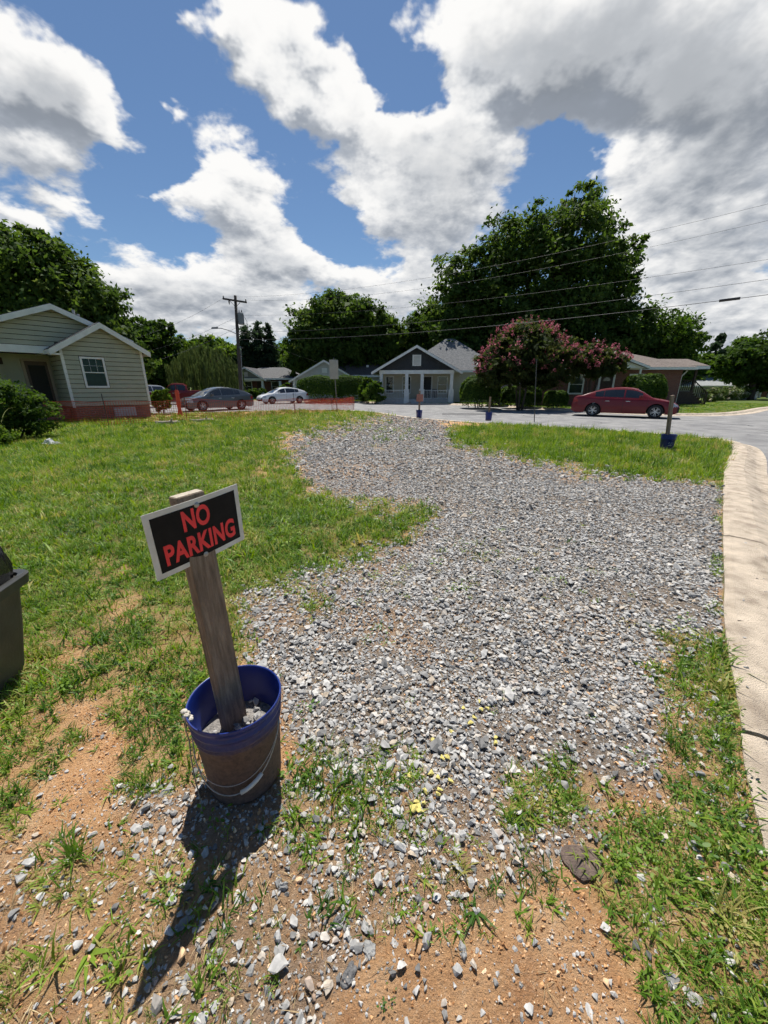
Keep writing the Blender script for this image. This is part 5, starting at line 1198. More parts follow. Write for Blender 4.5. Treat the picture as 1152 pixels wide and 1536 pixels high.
# ------------------------------------------------------------------ trash bin with black bag
def bin_():
    M_BIN = mat('grey_brown_bin_plastic', (.055,.050,.040), (.090,.080,.064), 5, .55, .1, 60, c3=(.072,.065,.052))
    c0 = G(42,1045); c1 = G(38,888,.60)
    e = empty('trash_bin', (c0.x-.255, c0.y+.02, 0), math.radians(12), 'grey brown plastic trash bin lined with a black bag at the left edge', 'bin')
    def ring(hx, hy, z, r=.05, n=6, cx=0.0):
        out = []
        for sx, sy, a0 in ((1,1,0),(-1,1,90),(-1,-1,180),(1,-1,270)):
            for k in range(n+1):
                a = math.radians(a0+90*k/n); out.append((cx+sx*(hx-r)+r*math.cos(a), sy*(hy-r)+r*math.sin(a), z))
        return out
    def loft(rings, cap0=True, cap1=False):
        mb = MB(); n = len(rings[0])
        for rg in rings: mb.v += rg
        for i in range(len(rings)-1):
            for k in range(n): mb.f.append((i*n+k, i*n+(k+1)%n, (i+1)*n+(k+1)%n, (i+1)*n+k))
        if cap0: mb.f.append(tuple(reversed(range(n))))
        if cap1: mb.f.append(tuple(range((len(rings)-1)*n, len(rings)*n)))
        return mb
    CX = .03
    obj('body', loft([ring(.17,.17,0,.05,6,0), ring(.20,.20,.30,.055,6,CX*.6), ring(.225,.225,.585,.06,6,CX), ring(.215,.215,.586,.06,6,CX), ring(.16,.16,.02,.05,6,0)], False), M_BIN, e, smooth=False)
    obj('rim', loft([ring(.228,.228,.535,.05,6,CX), ring(.248,.248,.545,.055,6,CX), ring(.256,.256,.60,.06,6,CX), ring(.246,.246,.612,.055,6,CX), ring(.222,.222,.605,.05,6,CX), ring(.218,.218,.55,.05,6,CX)], False), mat('dark_bin_rim', (.035,.036,.035), (.055,.056,.054), 12, .45), e)
    # liner: pushed up through the rim and folded, wrinkled by noise
    rr = []; n = 4*7
    r_ = np.random.default_rng(6); prof = [(.205,.50),(.214,.57),(.222,.64),(.218,.72),(.205,.775),(.185,.775),(.165,.72),(.150,.62),(.145,.50)]
    for i, (hx, z) in enumerate(prof):
        rg = ring(hx, hx, z, .09, 12, CX); out = []
        for k, p in enumerate(rg):
            a = k*.55; wv = .012*math.sin(a*3.1+i*.9)+.008*math.sin(a*7.3+i*2.1)+.006*math.sin(a*13+i)
            out.append((CX+(p[0]-CX)*(1+wv*2.2), p[1]*(1+wv*2.2), p[2]+.016*math.sin(a*2.3+1)+wv*1.2))
        rr.append(out)
    e.scale = (.94,.94,.88); e.location.x -= .05
    obj('bag', loft(rr, False), mat('black_bin_bag', (.005,.005,.006), (.008,.008,.009), 12, .25, .15, 25, spec=.4), e, smooth=True)
    return e
bin_()

# ------------------------------------------------------------------ orange safety fence
M_NET = mat('orange_net', (.50,.055,.028), (.60,.085,.040), 6, .6)
M_STAKE = mat('dark_steel_stake', (.045,.047,.042), (.075,.07,.06), 20, .6)
def fence():
    P = [(70,634,.92),(164,640,.93),(281,632,.95),(443,622,.85),(499,618,.80),(531,614.5,.80)]
    pts = [G(x,y) for x,y,_ in P]; hs = [h for *_,h in P]
    e = empty('safety_fence', (pts[1].x,pts[1].y,0), 0, 'orange plastic mesh safety fence strung between thin stakes across the lawn', 'fence'); o0 = Vector((pts[1].x,pts[1].y,0))
    tops = [.0,1.20,1.05,1.15,1.05,.95]
    for k, p in enumerate(pts):
        if k == 0: continue
        q = p-o0; lean = (.04,-.02,.03,-.03,-.09,-.1)[k]; obj('stake', MB().bar((q.x,q.y,-.2),(q.x+lean,q.y,tops[k]),.03,.018), M_STAKE, e)
    def net(a, b, ha, hb, seed, parent, sag=.10, crumple=0.0, zlow=.02):
        a = a-o0; b = b-o0; d = b-a; L_ = d.length; n = max(4, int(L_/.09)); rows = 13; r = random.Random(seed); nrm = Vector((d.y,-d.x,0)).normalized()
        ph = r.uniform(0,6)
        def P_(t, v):
            top = ha+(hb-ha)*t - sag*math.sin(math.pi*t) + .025*math.sin(t*L_*2.1+ph); z = zlow+(top-zlow)*v
            off = .05*math.sin(t*L_*1.3+ph+v*2)+crumple*math.sin(t*L_*5+v*5)
            return a+d*t+nrm*off+Vector((0,0,z))
        V = []; Fq = []
        wv, wh = .0070, .0062
        ud = d.normalized()
        for i in range(n+1):
            t = i/n
            for j in range(7):
                p = P_(t, j/6); V.append(tuple(p-ud*wv)); V.append(tuple(p+ud*wv))
                if j: o = len(V)-4; Fq.append((o,o+1,o+3,o+2))
        for j in range(rows+1):
            for i in range(n+1):
                p = P_(i/n, j/rows); hw = wh*(1.8 if j == rows else 1); V.append((p.x,p.y,p.z-hw)); V.append((p.x,p.y,p.z+hw))
                if i: o = len(V)-4; Fq.append((o,o+2,o+3,o+1))
        me = mesh_np('net', V, Fq, M_NET)
        return link('net', me, None, parent)
    for k in range(5): net(pts[k], pts[k+1], hs[k], hs[k+1], 30+k, e, (.05,.06,.10,.05,.03)[k])
    net(pts[5], pts[5]+Vector((-3.6,1.6,0)), .80, .62, 40, e, .12, .06, .30)
    return e
fence()
def fence_roll():
    g = G(271,624); e = empty('net_roll', g, 0, 'upright bundle of orange safety net tied to a stake left of the silver car', 'fence')
    mb = MB()
    prof = [(.09,.0),(.12,.1),(.085,.35),(.11,.6),(.09,.9),(.10,1.15),(.07,1.3)]
    obj('bundle', mb.lathe([(0,0)]+prof+[(0,1.3)], 12), M_NET, e); obj('stake', MB().bar((.03,0,-.2),(.05,0,1.45),.03,.03), M_STAKE, e)
fence_roll()

# ------------------------------------------------------------------ street furniture
def street_sign():
    g = G(506,617); e = empty('street_sign', g, 0, 'tall street sign seen from its blank grey back beside the orange fence', 'sign')
    obj('pole', MB().bar((0,0,-.2),(-.10,0,3.1),.06,.05), mat('sign_pole_steel', (.14,.14,.135), (.20,.20,.19), 10, .6), e)
    obj('board', MB().box(-.37,.16,-.06,-.03,1.90,2.98), mat('blank_sign_back', (.30,.31,.31), (.36,.37,.37), 6, .5), e, bevel=.01)
    for z in (2.15,2.75): obj('bracket', MB().box(-.2,.02,-.029,.03,z,z+.05), M_STAKE, e)
street_sign()
def thin_stake():
    g = G(802,630); e = empty('metal_stake', g, 0, 'thin dark metal stake standing alone at the edge of the grass island', 'stake')
    zt = at(805,540,g.y).z; obj('shaft', MB().bar((0,0,-.2),(at(805,540,g.y).x-g.x,0,zt),.035,.03), M_STAKE, e); obj('cap', MB().box(at(805,540,g.y).x-g.x-.02,at(805,540,g.y).x-g.x+.02,-.02,.02,zt+.002,zt+.03), M_STAKE, e)
thin_stake()
POLE = Vector((at(362,600,38).x, 38, 0))
def utility_pole():
    e = empty('utility_pole', POLE, 0, 'dark wooden utility pole with crossarm, transformer and street lamp', 'utility pole')
    M_P = mat('creosote_pole', (.040,.033,.028), (.075,.062,.052), 6, .9, stretch=(4,4,.4)); M_T = mat('transformer_grey', (.16,.17,.175), (.20,.21,.215), 4, .5); M_I = mat('insulator', (.10,.09,.085), (.14,.13,.12), 8, .4)
    tx = .38; H = 9.2
    shaft = lambda z: (-tx*0+ (at(353,445,38).x-POLE.x)*z/H, 0, z)
    obj('shaft', MB().tube([shaft(-.3), shaft(3), shaft(6), shaft(H)], [.17,.155,.14,.125], 12), M_P, e, smooth=True)
    s = shaft(8.75); arm = obj('crossarm', MB().bar((s[0]-1.05,-.18,8.92),(s[0]+1.05,-.18,8.62),.12,.14), M_P, e)
    for x in (-.98,.98): obj('insulator', MB().lathe([(.0,.0),(.05,.0),(.06,.08),(.035,.13),(.045,.18),(0,.22)], 10, (s[0]+x,-.18,8.77-.143*x+.07)), M_I, arm)
    obj('insulator', MB().lathe([(0,0),(.05,.02),(.07,-.1),(.03,-.3),(0,-.32)], 10, (s[0]-.52,-.18,8.76)), M_I, arm)
    for x in (-.5,.5): obj('brace', MB().bar((s[0]+x,-.15,8.74-.143*x),(s[0],-.13,8.25),.04,.03), M_STAKE, e)
    q = shaft(7.3); t = obj('transformer', MB().lathe([(0,6.85),(.24,6.85),(.26,6.9),(.26,7.75),(.22,7.82),(0,7.85)], 18, (q[0]+.42,-.05,0)), M_T, e)
    obj('mount', MB().box(q[0]+.1,q[0]+.2,-.1,.05,6.95,7.7), M_STAKE, t)
    for x in (-.1,.12): obj('bushing', MB().lathe([(0,7.84),(.04,7.84),(.05,7.95),(.02,8.05),(0,8.08)], 8, (q[0]+.42+x,-.05,0)), M_I, t)
    l = shaft(6.1); lm = obj('lamp_arm', MB().tube([(l[0],-.1,6.05),(l[0]-.7,-.25,6.35),(l[0]-1.3,-.4,6.5),(l[0]-1.6,-.45,6.5)], .035, 8), M_T, e)
    obj('lamp_head', MB().add([(x,y,z) for x,y,z in ((l[0]-2.1,-.53,6.50),(l[0]-1.55,-.40,6.55),(l[0]-1.55,-.50,6.42),(l[0]-2.1,-.66,6.40),(l[0]-2.05,-.5,6.60),(l[0]-1.55,-.38,6.62),(l[0]-1.55,-.5,6.60),(l[0]-2.05,-.62,6.56))], [(3,2,1,0),(4,5,6,7),(0,1,5,4),(1,2,6,5),(2,3,7,6),(3,0,4,7)]), M_T, lm, bevel=.02)
    for k in range(2): obj('jumper', MB().tube([(q[0]+.5+.1*k,-.05,7.9-k),(q[0]+.95+.05*k,-.1,7.1-.2*k),(q[0]+.85,-.1,6.2),(q[0]+.3,-.1,5.95+.15*k),(q[0]+.1,-.1,6.3)], .018, 6), M_STAKE, e)
    obj('conduit', MB().tube([(.24,-.12,0),(shaft(5)[0]+.26,-.12,5.0)], .035, 8), M_T, e); b = shaft(4.9); obj('bracket', MB().box(b[0],b[0]+.5,-.16,-.08,4.86,4.94), M_STAKE, e)
utility_pole()
M_WIRE = mat('wire', (.05,.05,.052), (.07,.07,.07), 1, .6)
def wire(a, b, sag, rad, label, splice=None):
    a, b = Vector(a), Vector(b); pts = []
    for i in range(41):
        t = i/40; pts.append(a.lerp(b,t)-Vector((0,0,4*sag*t*(1-t))))
    e = empty('overhead_wire', a, 0, label, 'wire', 'overhead wires'); obj('cable', MB().tube([p-a for p in pts], rad, 5), M_WIRE, e)
    if splice is not None:
        i = splice; obj('splice', MB().tube([pts[i]-a, pts[i].lerp(pts[i+1],.75)-a], .055, 8), M_BLACK, e)
def wires():
    sx = POLE.x+(at(353,445,38).x-POLE.x)
    YR = 17.0
    def right(px, py): return at(px, py, YR)
    # all run from the pole past the big tree to a pole off to the right
    wire((sx-.98,37.8,9.05), right(1215,290), .9, .0055, 'topmost overhead wire crossing in front of the big oak')
    wire((sx+.98,37.8,8.80), right(1215,316), .9, .0055, 'second overhead wire from the top on the right')
    wire((sx+.1,37.9,7.6), right(1215,379), .6, .006, 'third overhead wire from the top on the right')
    wire((sx+.1,37.9,6.2), right(1215,410), .5, .008, 'fourth overhead wire, just above the one with the splice')
    wire((sx+.1,37.9,5.6), right(1215,434), .5, .012, 'lowest thick overhead wire carrying a black splice', 37)
    # to the left, towards the lot behind the tan cottage
    wire((sx-.98,37.8,9.0), at(150,520,30), .5, .008, 'upper overhead wire running left from the crossarm')
    wire((sx-.1,37.8,7.4), at(120,548,30), .5, .008, 'middle overhead wire running left from the pole')
    wire((sx-.1,37.8,6.6), at(100,566,30), .7, .011, 'lower sagging wire running left from below the lamp')
    wire((sx+.1,37.9,6.4), (-6.5,47,3.9), .3, .008, 'service wire dropping from the pole to the pale garage house')
wires()

# ------------------------------------------------------------------ cars
M_TYRE = mat('tyre_rubber', (.018,.018,.018), (.028,.027,.026), 20, .85); M_RIM = mat('alloy_rim', (.45,.46,.47), (.55,.56,.57), 10, .35, metal=.6)
M_CGLASS = mat('tinted_car_glass', (.012,.014,.016), (.02,.023,.026), 2, .04, spec=.9); M_CLEAR = mat('headlamp_glass', (.50,.52,.54), (.36,.38,.40), 14, .12, spec=.8); M_TAIL = mat('tail_lamp_red', (.30,.010,.012), (.22,.008,.010), 10, .2, spec=.7)
M_UNDER = mat('car_underbody', (.010,.010,.010), (.016,.016,.016), 6, .8)
def interp(P, x): return float(np.interp(x, [p[0] for p in P], [p[1] for p in P]))
def wheel(parent, x, y, r, side):
    w = obj('wheel', MB().lathe([(r*.66,-.10),(r*.93,-.105),(r*.985,-.085),(r,-.05),(r,.05),(r*.985,.085),(r*.93,.105),(r*.66,.10)], 28), M_TYRE, parent, smooth=True)
    w.location = (x,y,r); w.rotation_euler = (math.pi/2*side*-1,0,0)
    rim = obj('rim', MB().lathe([(r*.66,.095),(r*.69,.098),(r*.66,.085),(r*.60,.06),(r*.58,-.08)], 28), M_RIM, w, smooth=True)
    obj('brake_disc', MB().lathe([(0,.0),(r*.57,.0),(r*.57,-.02)], 20), M_UNDER, rim)
    sp = MB()
    for k in range(10):
        a = 2*math.pi*k/10+(.10 if k % 2 else -.10); c, s = math.cos(a), math.sin(a)
        sp.bar((r*.12*c,r*.12*s,.075),(r*.635*c,r*.635*s,.085),.028,.03)
    obj('spokes', sp.lathe([(0,.092),(r*.15,.09),(r*.17,.06)], 14), M_RIM, rim)
    return w
def car(name, loc, rz, paint, label, spec, group=None):
    e = empty(name, loc, rz, label, 'car', group)
    Lf, Lr = spec['front'], spec['rear']; W = spec['w']; wb = spec['axles']; wr = spec['r']
    top, roof, base = spec['top'], spec['roof'], spec['zb']
    ar = wr+.055
    xs = sorted(set([round(v,3) for v in np.linspace(Lr, Lf, 61)] + [round(s+d,3) for s in spec['seams'] for d in (-.006,.006)] + [round(a+ar*math.cos(t),3) for a in wb for t in np.linspace(0,math.pi,13)]))
    def zb(x):
        z = base + .10*max(0,(abs(x-(Lf+Lr)/2)-(Lf-Lr)/2+.35)/.35)**2
        for a in wb:
            if abs(x-a) < ar: z = max(z, wr+math.sqrt(max(ar*ar-(x-a)**2,0)))
        return z
    def plan(x):
        f = max(0,(x-(Lf-.95))/.95); b = max(0,((Lr+.75)-x)/.75); return 1-.30*f**2.6-.22*b**2.8
    def hw(x, z):
        zt = interp(top,x); s = np.interp(z, [base,base+.12,.52,.62,zt*.93,zt], [.93,.965,1.0,.992,.965,.925]); return W/2*plan(x)*float(s)
    rows = 11; groups = {}
    def face(g, vs): groups.setdefault(g, MB()).add(vs, [tuple(range(len(vs)))])
    def kind(xm, zf, zm):
        if any(abs(xm-s) < .007 for s in spec['seams']) and zf > .06: return 'seam'
        if xm > Lf-spec['hl'] and spec['hlz'][0] < zm < spec['hlz'][1]: return 'headlight'
        if xm < Lr+spec['tl'] and spec['tlz'][0] < zm < spec['tlz'][1]: return 'tail_light'
        if xm > Lf-.10 and zm < spec['hlz'][0]-.02: return 'grille'
        return 'body'
    for s in (1,-1):
        for x0, x1 in zip(xs[:-1], xs[1:]):
            a0, a1, b0, b1 = zb(x0), zb(x1), interp(top,x0), interp(top,x1)
            fr = np.linspace(0,1,rows+1)
            for j in range(rows):
                q = []
                for (x, za, zc, f) in ((x0,a0,b0,fr[j]),(x1,a1,b1,fr[j]),(x1,a1,b1,fr[j+1]),(x0,a0,b0,fr[j+1])):
                    z = za+(zc-za)*f; q.append((x, s*hw(x,z), z))
                face(kind((x0+x1)/2, (fr[j]+fr[j+1])/2, sum(p[2] for p in q)/4), q if s == -1 else q[::-1])
    for x0, x1 in zip(xs[:-1], xs[1:]):       # bonnet, boot lid
        for k in range(8):
            q = []
            for x, v in ((x0,-1+k*.25),(x1,-1+k*.25),(x1,-.75+k*.25),(x0,-.75+k*.25)):
                zt = interp(top,x); w = hw(x,zt); q.append((x, w*v, zt+.045*(1-v*v)))
            face('body', q)
    for (x, g, sgn) in ((Lf,'grille',1),(Lr,'body',-1)):   # end caps
        n = 9; zl, zh = zb(x), interp(top,x)
        for j in range(rows):
            z0 = zl+(zh-zl)*j/rows; z1 = zl+(zh-zl)*(j+1)/rows
            face(g if z1 < .8*zh else 'body', [(x,-hw(x,z0),z0),(x,hw(x,z0),z0),(x,hw(x,z1),z1),(x,-hw(x,z1),z1)])
    # greenhouse
    gx = sorted(set([round(v,3) for v in np.linspace(roof[0][0], roof[-1][0], 45)] + [round(v,3) for wdw in spec['windows'] for v in wdw]))
    def gw(x, f):
        wb_ = hw(min(max(x,Lr+.05),Lf-.05), interp(top,x))*.985; h_ = interp(roof,x)-interp(top,x)
        return wb_ - (spec['tumble']*h_)*f - .035*f**4
    fr = [0,.10,.30,.50,.70,.86,.95,1.0]
    for x0, x1 in zip(gx[:-1], gx[1:]):
        xm = (x0+x1)/2; inwin = any(a-1e-6 <= xm <= b+1e-6 for a,b in spec['windows'])
        for s in (1,-1):
            for j in range(len(fr)-1):
                q = []
                for x, f in ((x0,fr[j]),(x1,fr[j]),(x1,fr[j+1]),(x0,fr[j+1])):
                    zt = interp(top,x); zz = zt+(interp(roof,x)-zt)*f; q.append((x, s*gw(x,f), zz))
                g = 'side_window' if inwin and .09 < fr[j] < .85 else 'body'
                face(g, q if s == -1 else q[::-1])
        for k in range(8):
            q = []
            for x, v in ((x0,-1+k*.25),(x1,-1+k*.25),(x1,-.75+k*.25),(x0,-.75+k*.25)):
                w = gw(x,1.0); q.append((x, w*v, interp(roof,x)+.05*(1-v*v)*min(1,(interp(roof,x)-interp(top,x))/.3)))
            edge = k in (0,7)
            g = 'windshield' if spec['ws'][0] < xm < spec['ws'][1] and not edge else 'rear_window' if spec['rw'][0] < xm < spec['rw'][1] and not edge else 'body'
            face(g, q)
    mm = {'body':paint,'side_window':M_CGLASS,'windshield':M_CGLASS,'rear_window':M_CGLASS,'headlight':M_CLEAR,'tail_light':M_TAIL,'grille':M_UNDER,'seam':M_UNDER}
    for g, mb in groups.items():
        me = bpy.data.meshes.new(g); me.from_pydata(mb.v, [], mb.f); bm = bmesh.new(); bm.from_mesh(me); bmesh.ops.remove_doubles(bm, verts=bm.verts, dist=.0008); bmesh.ops.recalc_face_normals(bm, faces=bm.faces)
        if g in ('side_window','headlight','tail_light') :
            # one object per side
            for s in (1,-1):
                b2 = bm.copy(); bmesh.ops.delete(b2, geom=[f for f in b2.faces if f.calc_center_median().y*s < 0], context='FACES')
                m2 = bpy.data.meshes.new(g); b2.to_mesh(m2); b2.free(); m2.polygons.foreach_set('use_smooth', np.ones(len(m2.polygons), bool)); link(g, m2, mm[g], e)
            bm.free(); continue
        bm.to_mesh(me); bm.free(); me.polygons.foreach_set('use_smooth', np.ones(len(me.polygons), bool)); 
        try: me.set_sharp_from_angle(angle=math.radians(35))
        except Exception: pass
        link({'seam':'door_seams'}.get(g,g), me, mm[g], e)
    obj('underbody', MB().box(Lr+.15,Lf-.15,-W/2*.86,W/2*.86,base-.01,.55), M_UNDER, e) if False else obj('underbody', MB().box(wb[1]+ar+.02,wb[0]-ar-.02,-W/2*.90,W/2*.90,base+.01,.6).box(Lr+.2,wb[1]-ar-.02,-W/2*.74,W/2*.74,base+.05,.6).box(wb[0]+ar+.02,Lf-.2,-W/2*.68,W/2*.68,base+.05,.5).box(wb[1]-ar,wb[1]+ar,-W/2*.70,W/2*.70,base+.02,.62).box(wb[0]-ar,wb[0]+ar,-W/2*.70,W/2*.70,base+.02,.62), M_UNDER, e)
    for a in wb:
        for s in (1,-1): wheel(e, a, s*(W/2-.115), wr, s)
    zbelt = interp(top,.6)
    for s in (1,-1):
        m = obj('mirror', MB().box(spec['mir']-.10,spec['mir']+.08,min(s*W/2*.96,s*W/2*1.10),max(s*W/2*.96,s*W/2*1.10),zbelt+.03,zbelt+.16), paint, e, bevel=.025)
        for hx in spec['handles']: obj('door_handle', MB().box(hx-.09,hx+.09,min(s*(hw(hx,zbelt*.87)-.006),s*(hw(hx,zbelt*.87)+.022)),max(s*(hw(hx,zbelt*.87)-.006),s*(hw(hx,zbelt*.87)+.022)),zbelt*.87-.014,zbelt*.87+.014), spec.get('hm', M_RIM), e)
    return e
SEDAN = dict(front=2.43, rear=-2.43, w=1.83, axles=(1.47,-1.33), r=.335, zb=.21, tumble=.42,
    top=[(-2.43,.62),(-2.41,.90),(-2.30,1.02),(-1.95,1.055),(-1.2,1.0),(0,.955),(1.0,.935),(1.25,.95),(1.8,.86),(2.15,.76),(2.33,.66),(2.43,.54)],
    roof=[(-2.05,1.055),(-1.7,1.19),(-1.25,1.335),(-.85,1.42),(-.4,1.46),(0,1.465),(.3,1.44),(.55,1.385),(.85,1.24),(1.15,1.06),(1.36,.945)],
    seams=(-.93,.02,1.08), windows=[(-1.32,-.92),(-.90,.0),(.06,.82)], ws=(.55,1.27), rw=(-1.95,-1.2), hl=.42, hlz=(.58,.74), tl=.30, tlz=(.74,.92), mir=.78, handles=(-.70,.22))
HATCH = dict(SEDAN, roof=[(-2.25,1.03),(-1.9,1.2),(-1.4,1.36),(-.8,1.46),(-.3,1.49),(.1,1.47),(.45,1.40),(.85,1.22),(1.2,1.03),(1.36,.945)], rw=(-2.15,-1.35))
SUV = dict(SEDAN, roof=[(-2.3,1.1),(-2.15,1.5),(-1.8,1.66),(-.4,1.72),(.2,1.68),(.55,1.55),(.9,1.28),(1.3,1.0)], top=[(-2.43,.62),(-2.41,1.05),(-2.2,1.12),(0,1.06),(1.0,1.04),(1.3,1.05),(1.9,1.0),(2.25,.9),(2.43,.6)], rw=(-2.28,-2.0), r=.36, windows=[(-1.95,-.98),(-.90,.0),(.06,.82)], hlz=(.66,.84), tlz=(.8,1.05))
TRUCK = dict(SEDAN, front=2.75, rear=-2.85, w=1.95, axles=(1.75,-1.75), r=.39, zb=.33, roof=[(-.95,1.2),(-.85,1.62),(-.6,1.80),(0,1.84),(.4,1.80),(.65,1.62),(.98,1.22),(1.05,1.16)], top=[(-2.85,.6),(-2.83,1.18),(-1.0,1.2),(0,1.18),(1.05,1.15),(1.7,1.12),(2.5,1.05),(2.72,.9),(2.75,.6)],
    seams=(-.95,.05,.98), windows=[(-.75,-.02),(.08,.72)], ws=(.62,1.0), rw=(-.95,-.86), hlz=(.78,.98), tlz=(.8,1.1), mir=.75, handles=(-.2,.25))
def car_at(pf, pr, W=1.83, wbm=2.8, mid=.07):
    """place by the two ground points under the near-side wheels: front, rear"""
    f, r = Vector(pf), Vector(pr); d = (f-r).normalized(); c = (f+r)/2; perp = Vector((-d.y,d.x,0)); 
    if perp.dot(Vector((c.x,c.y,0))) < 0: perp = -perp
    c = c+perp*(W/2-.11)-d*mid; return (c.x,c.y,ROAD_Z), math.atan2(d.y,d.x)
def carpaint(name, c, metal=.35, rough=.28): return mat(name, c, tuple(v*.92 for v in c), 2, rough, coat=.6, metal=metal)
l, a = car_at(G(982,628,ROAD_Z), G(886,624.5,ROAD_Z)); car('sedan', l, a, mat('red_paint', (.145,.004,.010), (.135,.004,.010), 2, .38, coat=.35, spec=.3), 'glossy dark red sedan parked across the street by the crape myrtles', SEDAN)
l, a = car_at(G(303,617.5,ROAD_Z), G(364,614.5,ROAD_Z)); car('sedan', l, a, carpaint('dark_silver_paint', (.085,.095,.10), .5), 'dark silver sedan behind the orange fence', dict(HATCH))
l, a = car_at((-10.6,37.2,0), (-8.4,38.9,0)); car('hatchback', l, a, carpaint('white_paint', (.66,.67,.68), 0.0), 'white hatchback in front of the rounded hedge', HATCH)
car('pickup_truck', (-19.3,37.0,ROAD_Z), math.radians(200), carpaint('maroon_paint', (.16,.012,.014)), 'dark red pickup truck parked behind the dark silver sedan', TRUCK)
car('suv', (-23.9,38.6,ROAD_Z), math.radians(235), carpaint('pale_silver_paint', (.40,.43,.45), .4), 'pale silver car left of the dark red pickup', SUV)
car('suv', (10.6,32.6,0.0), math.radians(196), carpaint('black_paint', (.012,.012,.014)), 'black car in deep shade under the domed crape myrtle', SUV)
car('sedan', (44.0,49.5,-.3), math.radians(185), carpaint('far_white_paint', (.6,.61,.62), 0.0), 'distant white car in front of the ranch house', SEDAN)

# ------------------------------------------------------------------ small things on the ground
def chunk(name, px, py, dims, m, seed, label, cat, rz=0.0, flat=1.0):
    g = G(px,py); r = np.random.default_rng(seed); bm = bmesh.new(); bmesh.ops.create_icosphere(bm, subdivisions=3, radius=1.0)
    for v in bm.verts:
        c = v.co; n = .12*math.sin(c.x*5+seed)+.10*math.sin(c.y*7+c.z*4+seed*2)+.06*math.sin(c.x*13+c.y*11); k = 1+n; v.co = Vector((c.x*k*dims[0]/2, c.y*k*dims[1]/2, max(-.2,c.z*k)*dims[2]))
    me = bpy.data.meshes.new(name); bm.to_mesh(me); bm.free(); o = link(name, me, m); o.location = (g.x,g.y,float(height(np.array(g.x),np.array(g.y)))); o.rotation_euler = (0,0,rz); return tag(o, label, cat)
M_LOG = mat('grey_log', (.20,.165,.125), (.36,.31,.25), 12, .95, .7, 40)
def log_(px0, py0, px1, py1, rad, label, seed):
    a, b = G(px0,py0), G(px1,py1); e = empty('log', a, 0, label, 'log', 'logs lying by the orange fence'); d = b-a; pts = []; r = random.Random(seed)
    for k in range(9): t = k/8; pts.append(d*t+Vector((r.uniform(-.03,.03),r.uniform(-.05,.05),rad*.8+r.uniform(-.02,.02))))
    obj('stem', MB().tube(pts, [rad*(.7+.5*r.random()) for _ in pts], 10), M_LOG, e, smooth=True)
    p = pts[5]; obj('branch_stub', MB().tube([p,p+Vector((.1,-.05,.14))],[rad*.5,rad*.25],7), M_LOG, e)
log_(234,637,270,635.5,.085,'weathered log in the grass below the right corner of the tan cottage',1)
log_(284,634,320,632.5,.085,'weathered log in the grass in front of the silver car',2)
def litter():
    g = G(80,668); bm = bmesh.new(); r = random.Random(3)
    n = 16
    gv = [[bm.verts.new(((i/n-.5)*.42+r.gauss(0,.014), (j/n-.5)*.26+r.gauss(0,.014), max(.0,(.13*math.exp(-((i/n-.3)**2*14+(j/n-.5)**2*9))+.05*math.exp(-((i/n-.8)**2*40+(j/n-.4)**2*20)))+abs(r.gauss(0,.016))))) for j in range(n+1)] for i in range(n+1)]
    for i in range(n):
        for j in range(n): bm.faces.new((gv[i][j],gv[i+1][j],gv[i+1][j+1],gv[i][j+1]))
    me = bpy.data.meshes.new('crumpled_sheet'); bm.to_mesh(me); bm.free(); o = link('crumpled_sheet', me, mat('dirty_white_plastic', (.55,.56,.55), (.34,.35,.34), 16, .5)); o.location = (g.x,g.y,.03)
    tag(o, 'crumpled dirty white plastic sheet lying in the grass by the left bushes', 'litter')
litter()
def flat_slab():
    g = G(873,1290); r = random.Random(12); n = 22; poly = []
    for k in range(n):
        a = 2*math.pi*k/n; q = 1+.10*math.sin(3*a+1)+r.uniform(-.05,.05); poly.append((.062*q*math.cos(a), .047*q*math.sin(a)))
    poly2 = [(x*.9,y*.9) for x,y in poly]
    z = float(height(np.array(g.x),np.array(g.y)))
    mb = MB(); mb.v = [(x,y,-.012) for x,y in poly]+[(x,y,.004) for x,y in poly]+[(x,y,.007) for x,y in poly2]; mb.f = [(i,(i+1)%n,n+(i+1)%n,n+i) for i in range(n)]+[(n+i,n+(i+1)%n,2*n+(i+1)%n,2*n+i) for i in range(n)]+[tuple(range(2*n,3*n))]
    o = obj('flat_rock', mb, mat('brown_slab', (.075,.055,.045), (.15,.105,.082), 40, .9, .6, 120)); o.location = (g.x,g.y,z+.006); o.rotation_euler = (.0,.0,.15)
    tag(o, 'flat dark brown rock half sunk in the weedy gravel', 'rock')
flat_slab()
M_ROCK = mat('dark_grey_rock', (.07,.07,.072), (.19,.185,.18), 30, .9, .6, 90)
for i, (px, py, d, rz, lab) in enumerate(((506,1378,(.05,.022,.016),.7,'dark angular rock on the gravel at the bottom of the picture'),(694,1422,(.020,.040,.014),.1,'upright oval pale edged stone in the bare dirt'),(553,1420,(.034,.038,.008),.3,'flat slate grey stone at the edge of the bare dirt'),(523,1458,(.03,.05,.012),-.6,'long slate stone at the bottom of the gravel'),(425,1330,(.030,.022,.018),.2,'pale blocky stone right of the post shadow'))):
    chunk('rock', px, py, d, M_ROCK if i in (0,3) else mat('pale_grey_rock', (.20,.20,.195), (.34,.335,.32), 30, .9, .5, 90), 20+i, lab, 'rock', rz)
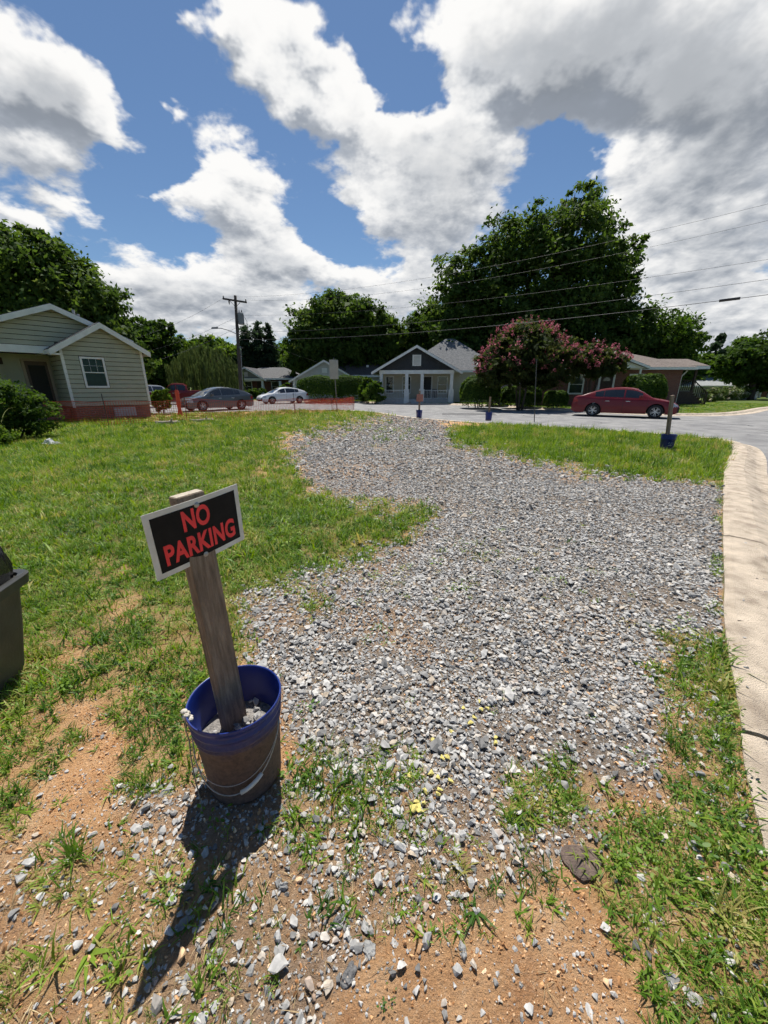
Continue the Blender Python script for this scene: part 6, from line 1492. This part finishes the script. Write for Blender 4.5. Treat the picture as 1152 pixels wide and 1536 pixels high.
def plant(name, px, py, n, L_, w, spread, droop, lean, seed, label, m=None, segs=5):
    g = G(px,py); e = empty(name, (g.x,g.y,float(height(np.array(g.x),np.array(g.y)))), 0, label, 'weed'); link('blades', blades(seed, n, L_, w, spread, droop, lean, segs, m or GRASS), None, e)
    obj('root_crown', MB().lathe([(spread*.5+.003,-.01),(spread*.4+.003,.006),(.0,.012)], 9), mat('root_tan', (.16,.12,.06), (.10,.09,.035), 60, .9), e)
plant('grass_clump', 112,1290,46,.105,.0055,.022,.8,(.1,1.2),501,'spiky grass clump on the orange dirt left of the bucket shadow')
plant('weed_rosette', 133,1432,8,.085,.0135,.004,.5,(.95,1.4),502,'flat broad bladed weed rosette at the lower left')
plant('grass_clump', 20,1200,40,.075,.005,.03,.8,(.2,1.1),503,'low grass clump at the left edge of the orange dirt')
plant('grass_clump', 690,1300,22,.06,.0055,.018,.8,(.3,1.2),504,'small grass clump in the middle of the sparse gravel')
plant('grass_clump', 850,1120,20,.05,.0045,.02,.8,(.3,1.2),505,'small grass clump on the gravel above the weed patch')
plant('broad_weed', 1095,1370,30,.085,.0065,.03,1.1,(.3,1.2),506,'broad bladed green weed beside the kerb at the lower right')
plant('broad_weed', 1030,1310,26,.075,.0065,.03,1.1,(.3,1.2),507,'broad bladed green weed right of the flat brown rock')
plant('broad_weed', 320,634,9,.50,.05,.10,1.0,(.2,.9),508,'yellow green big leaved weed by the second log', mat_random('lime_leaf', [(0,(.16,.24,.04)),(1,(.24,.32,.06))], transl=.35))
# crack and small debris on the kerb
def twig(px0, py0, px1, py1, rad, label):
    a, b = G(px0,py0,.0), G(px1,py1,-.03); e = empty('twig', a+Vector((0,0,.024)), 0, label, 'twig'); d = b-a; obj('stem', MB().tube([Vector((0,0,0)), d*.35+Vector((0,.012,.006)), d*.7+Vector((.006,-.008,.004)), d], [rad,rad*.9,rad*.7,rad*.3], 6), M_DARKWOOD, e); obj('side_shoot', MB().tube([d*.5+Vector((0,0,.004)), d*.6+Vector((.01,.03,.012))], [rad*.5,rad*.2], 5), M_DARKWOOD, e)
twig(1105,936,1150,950,.005,'thin dark twig lying across the concrete kerb')
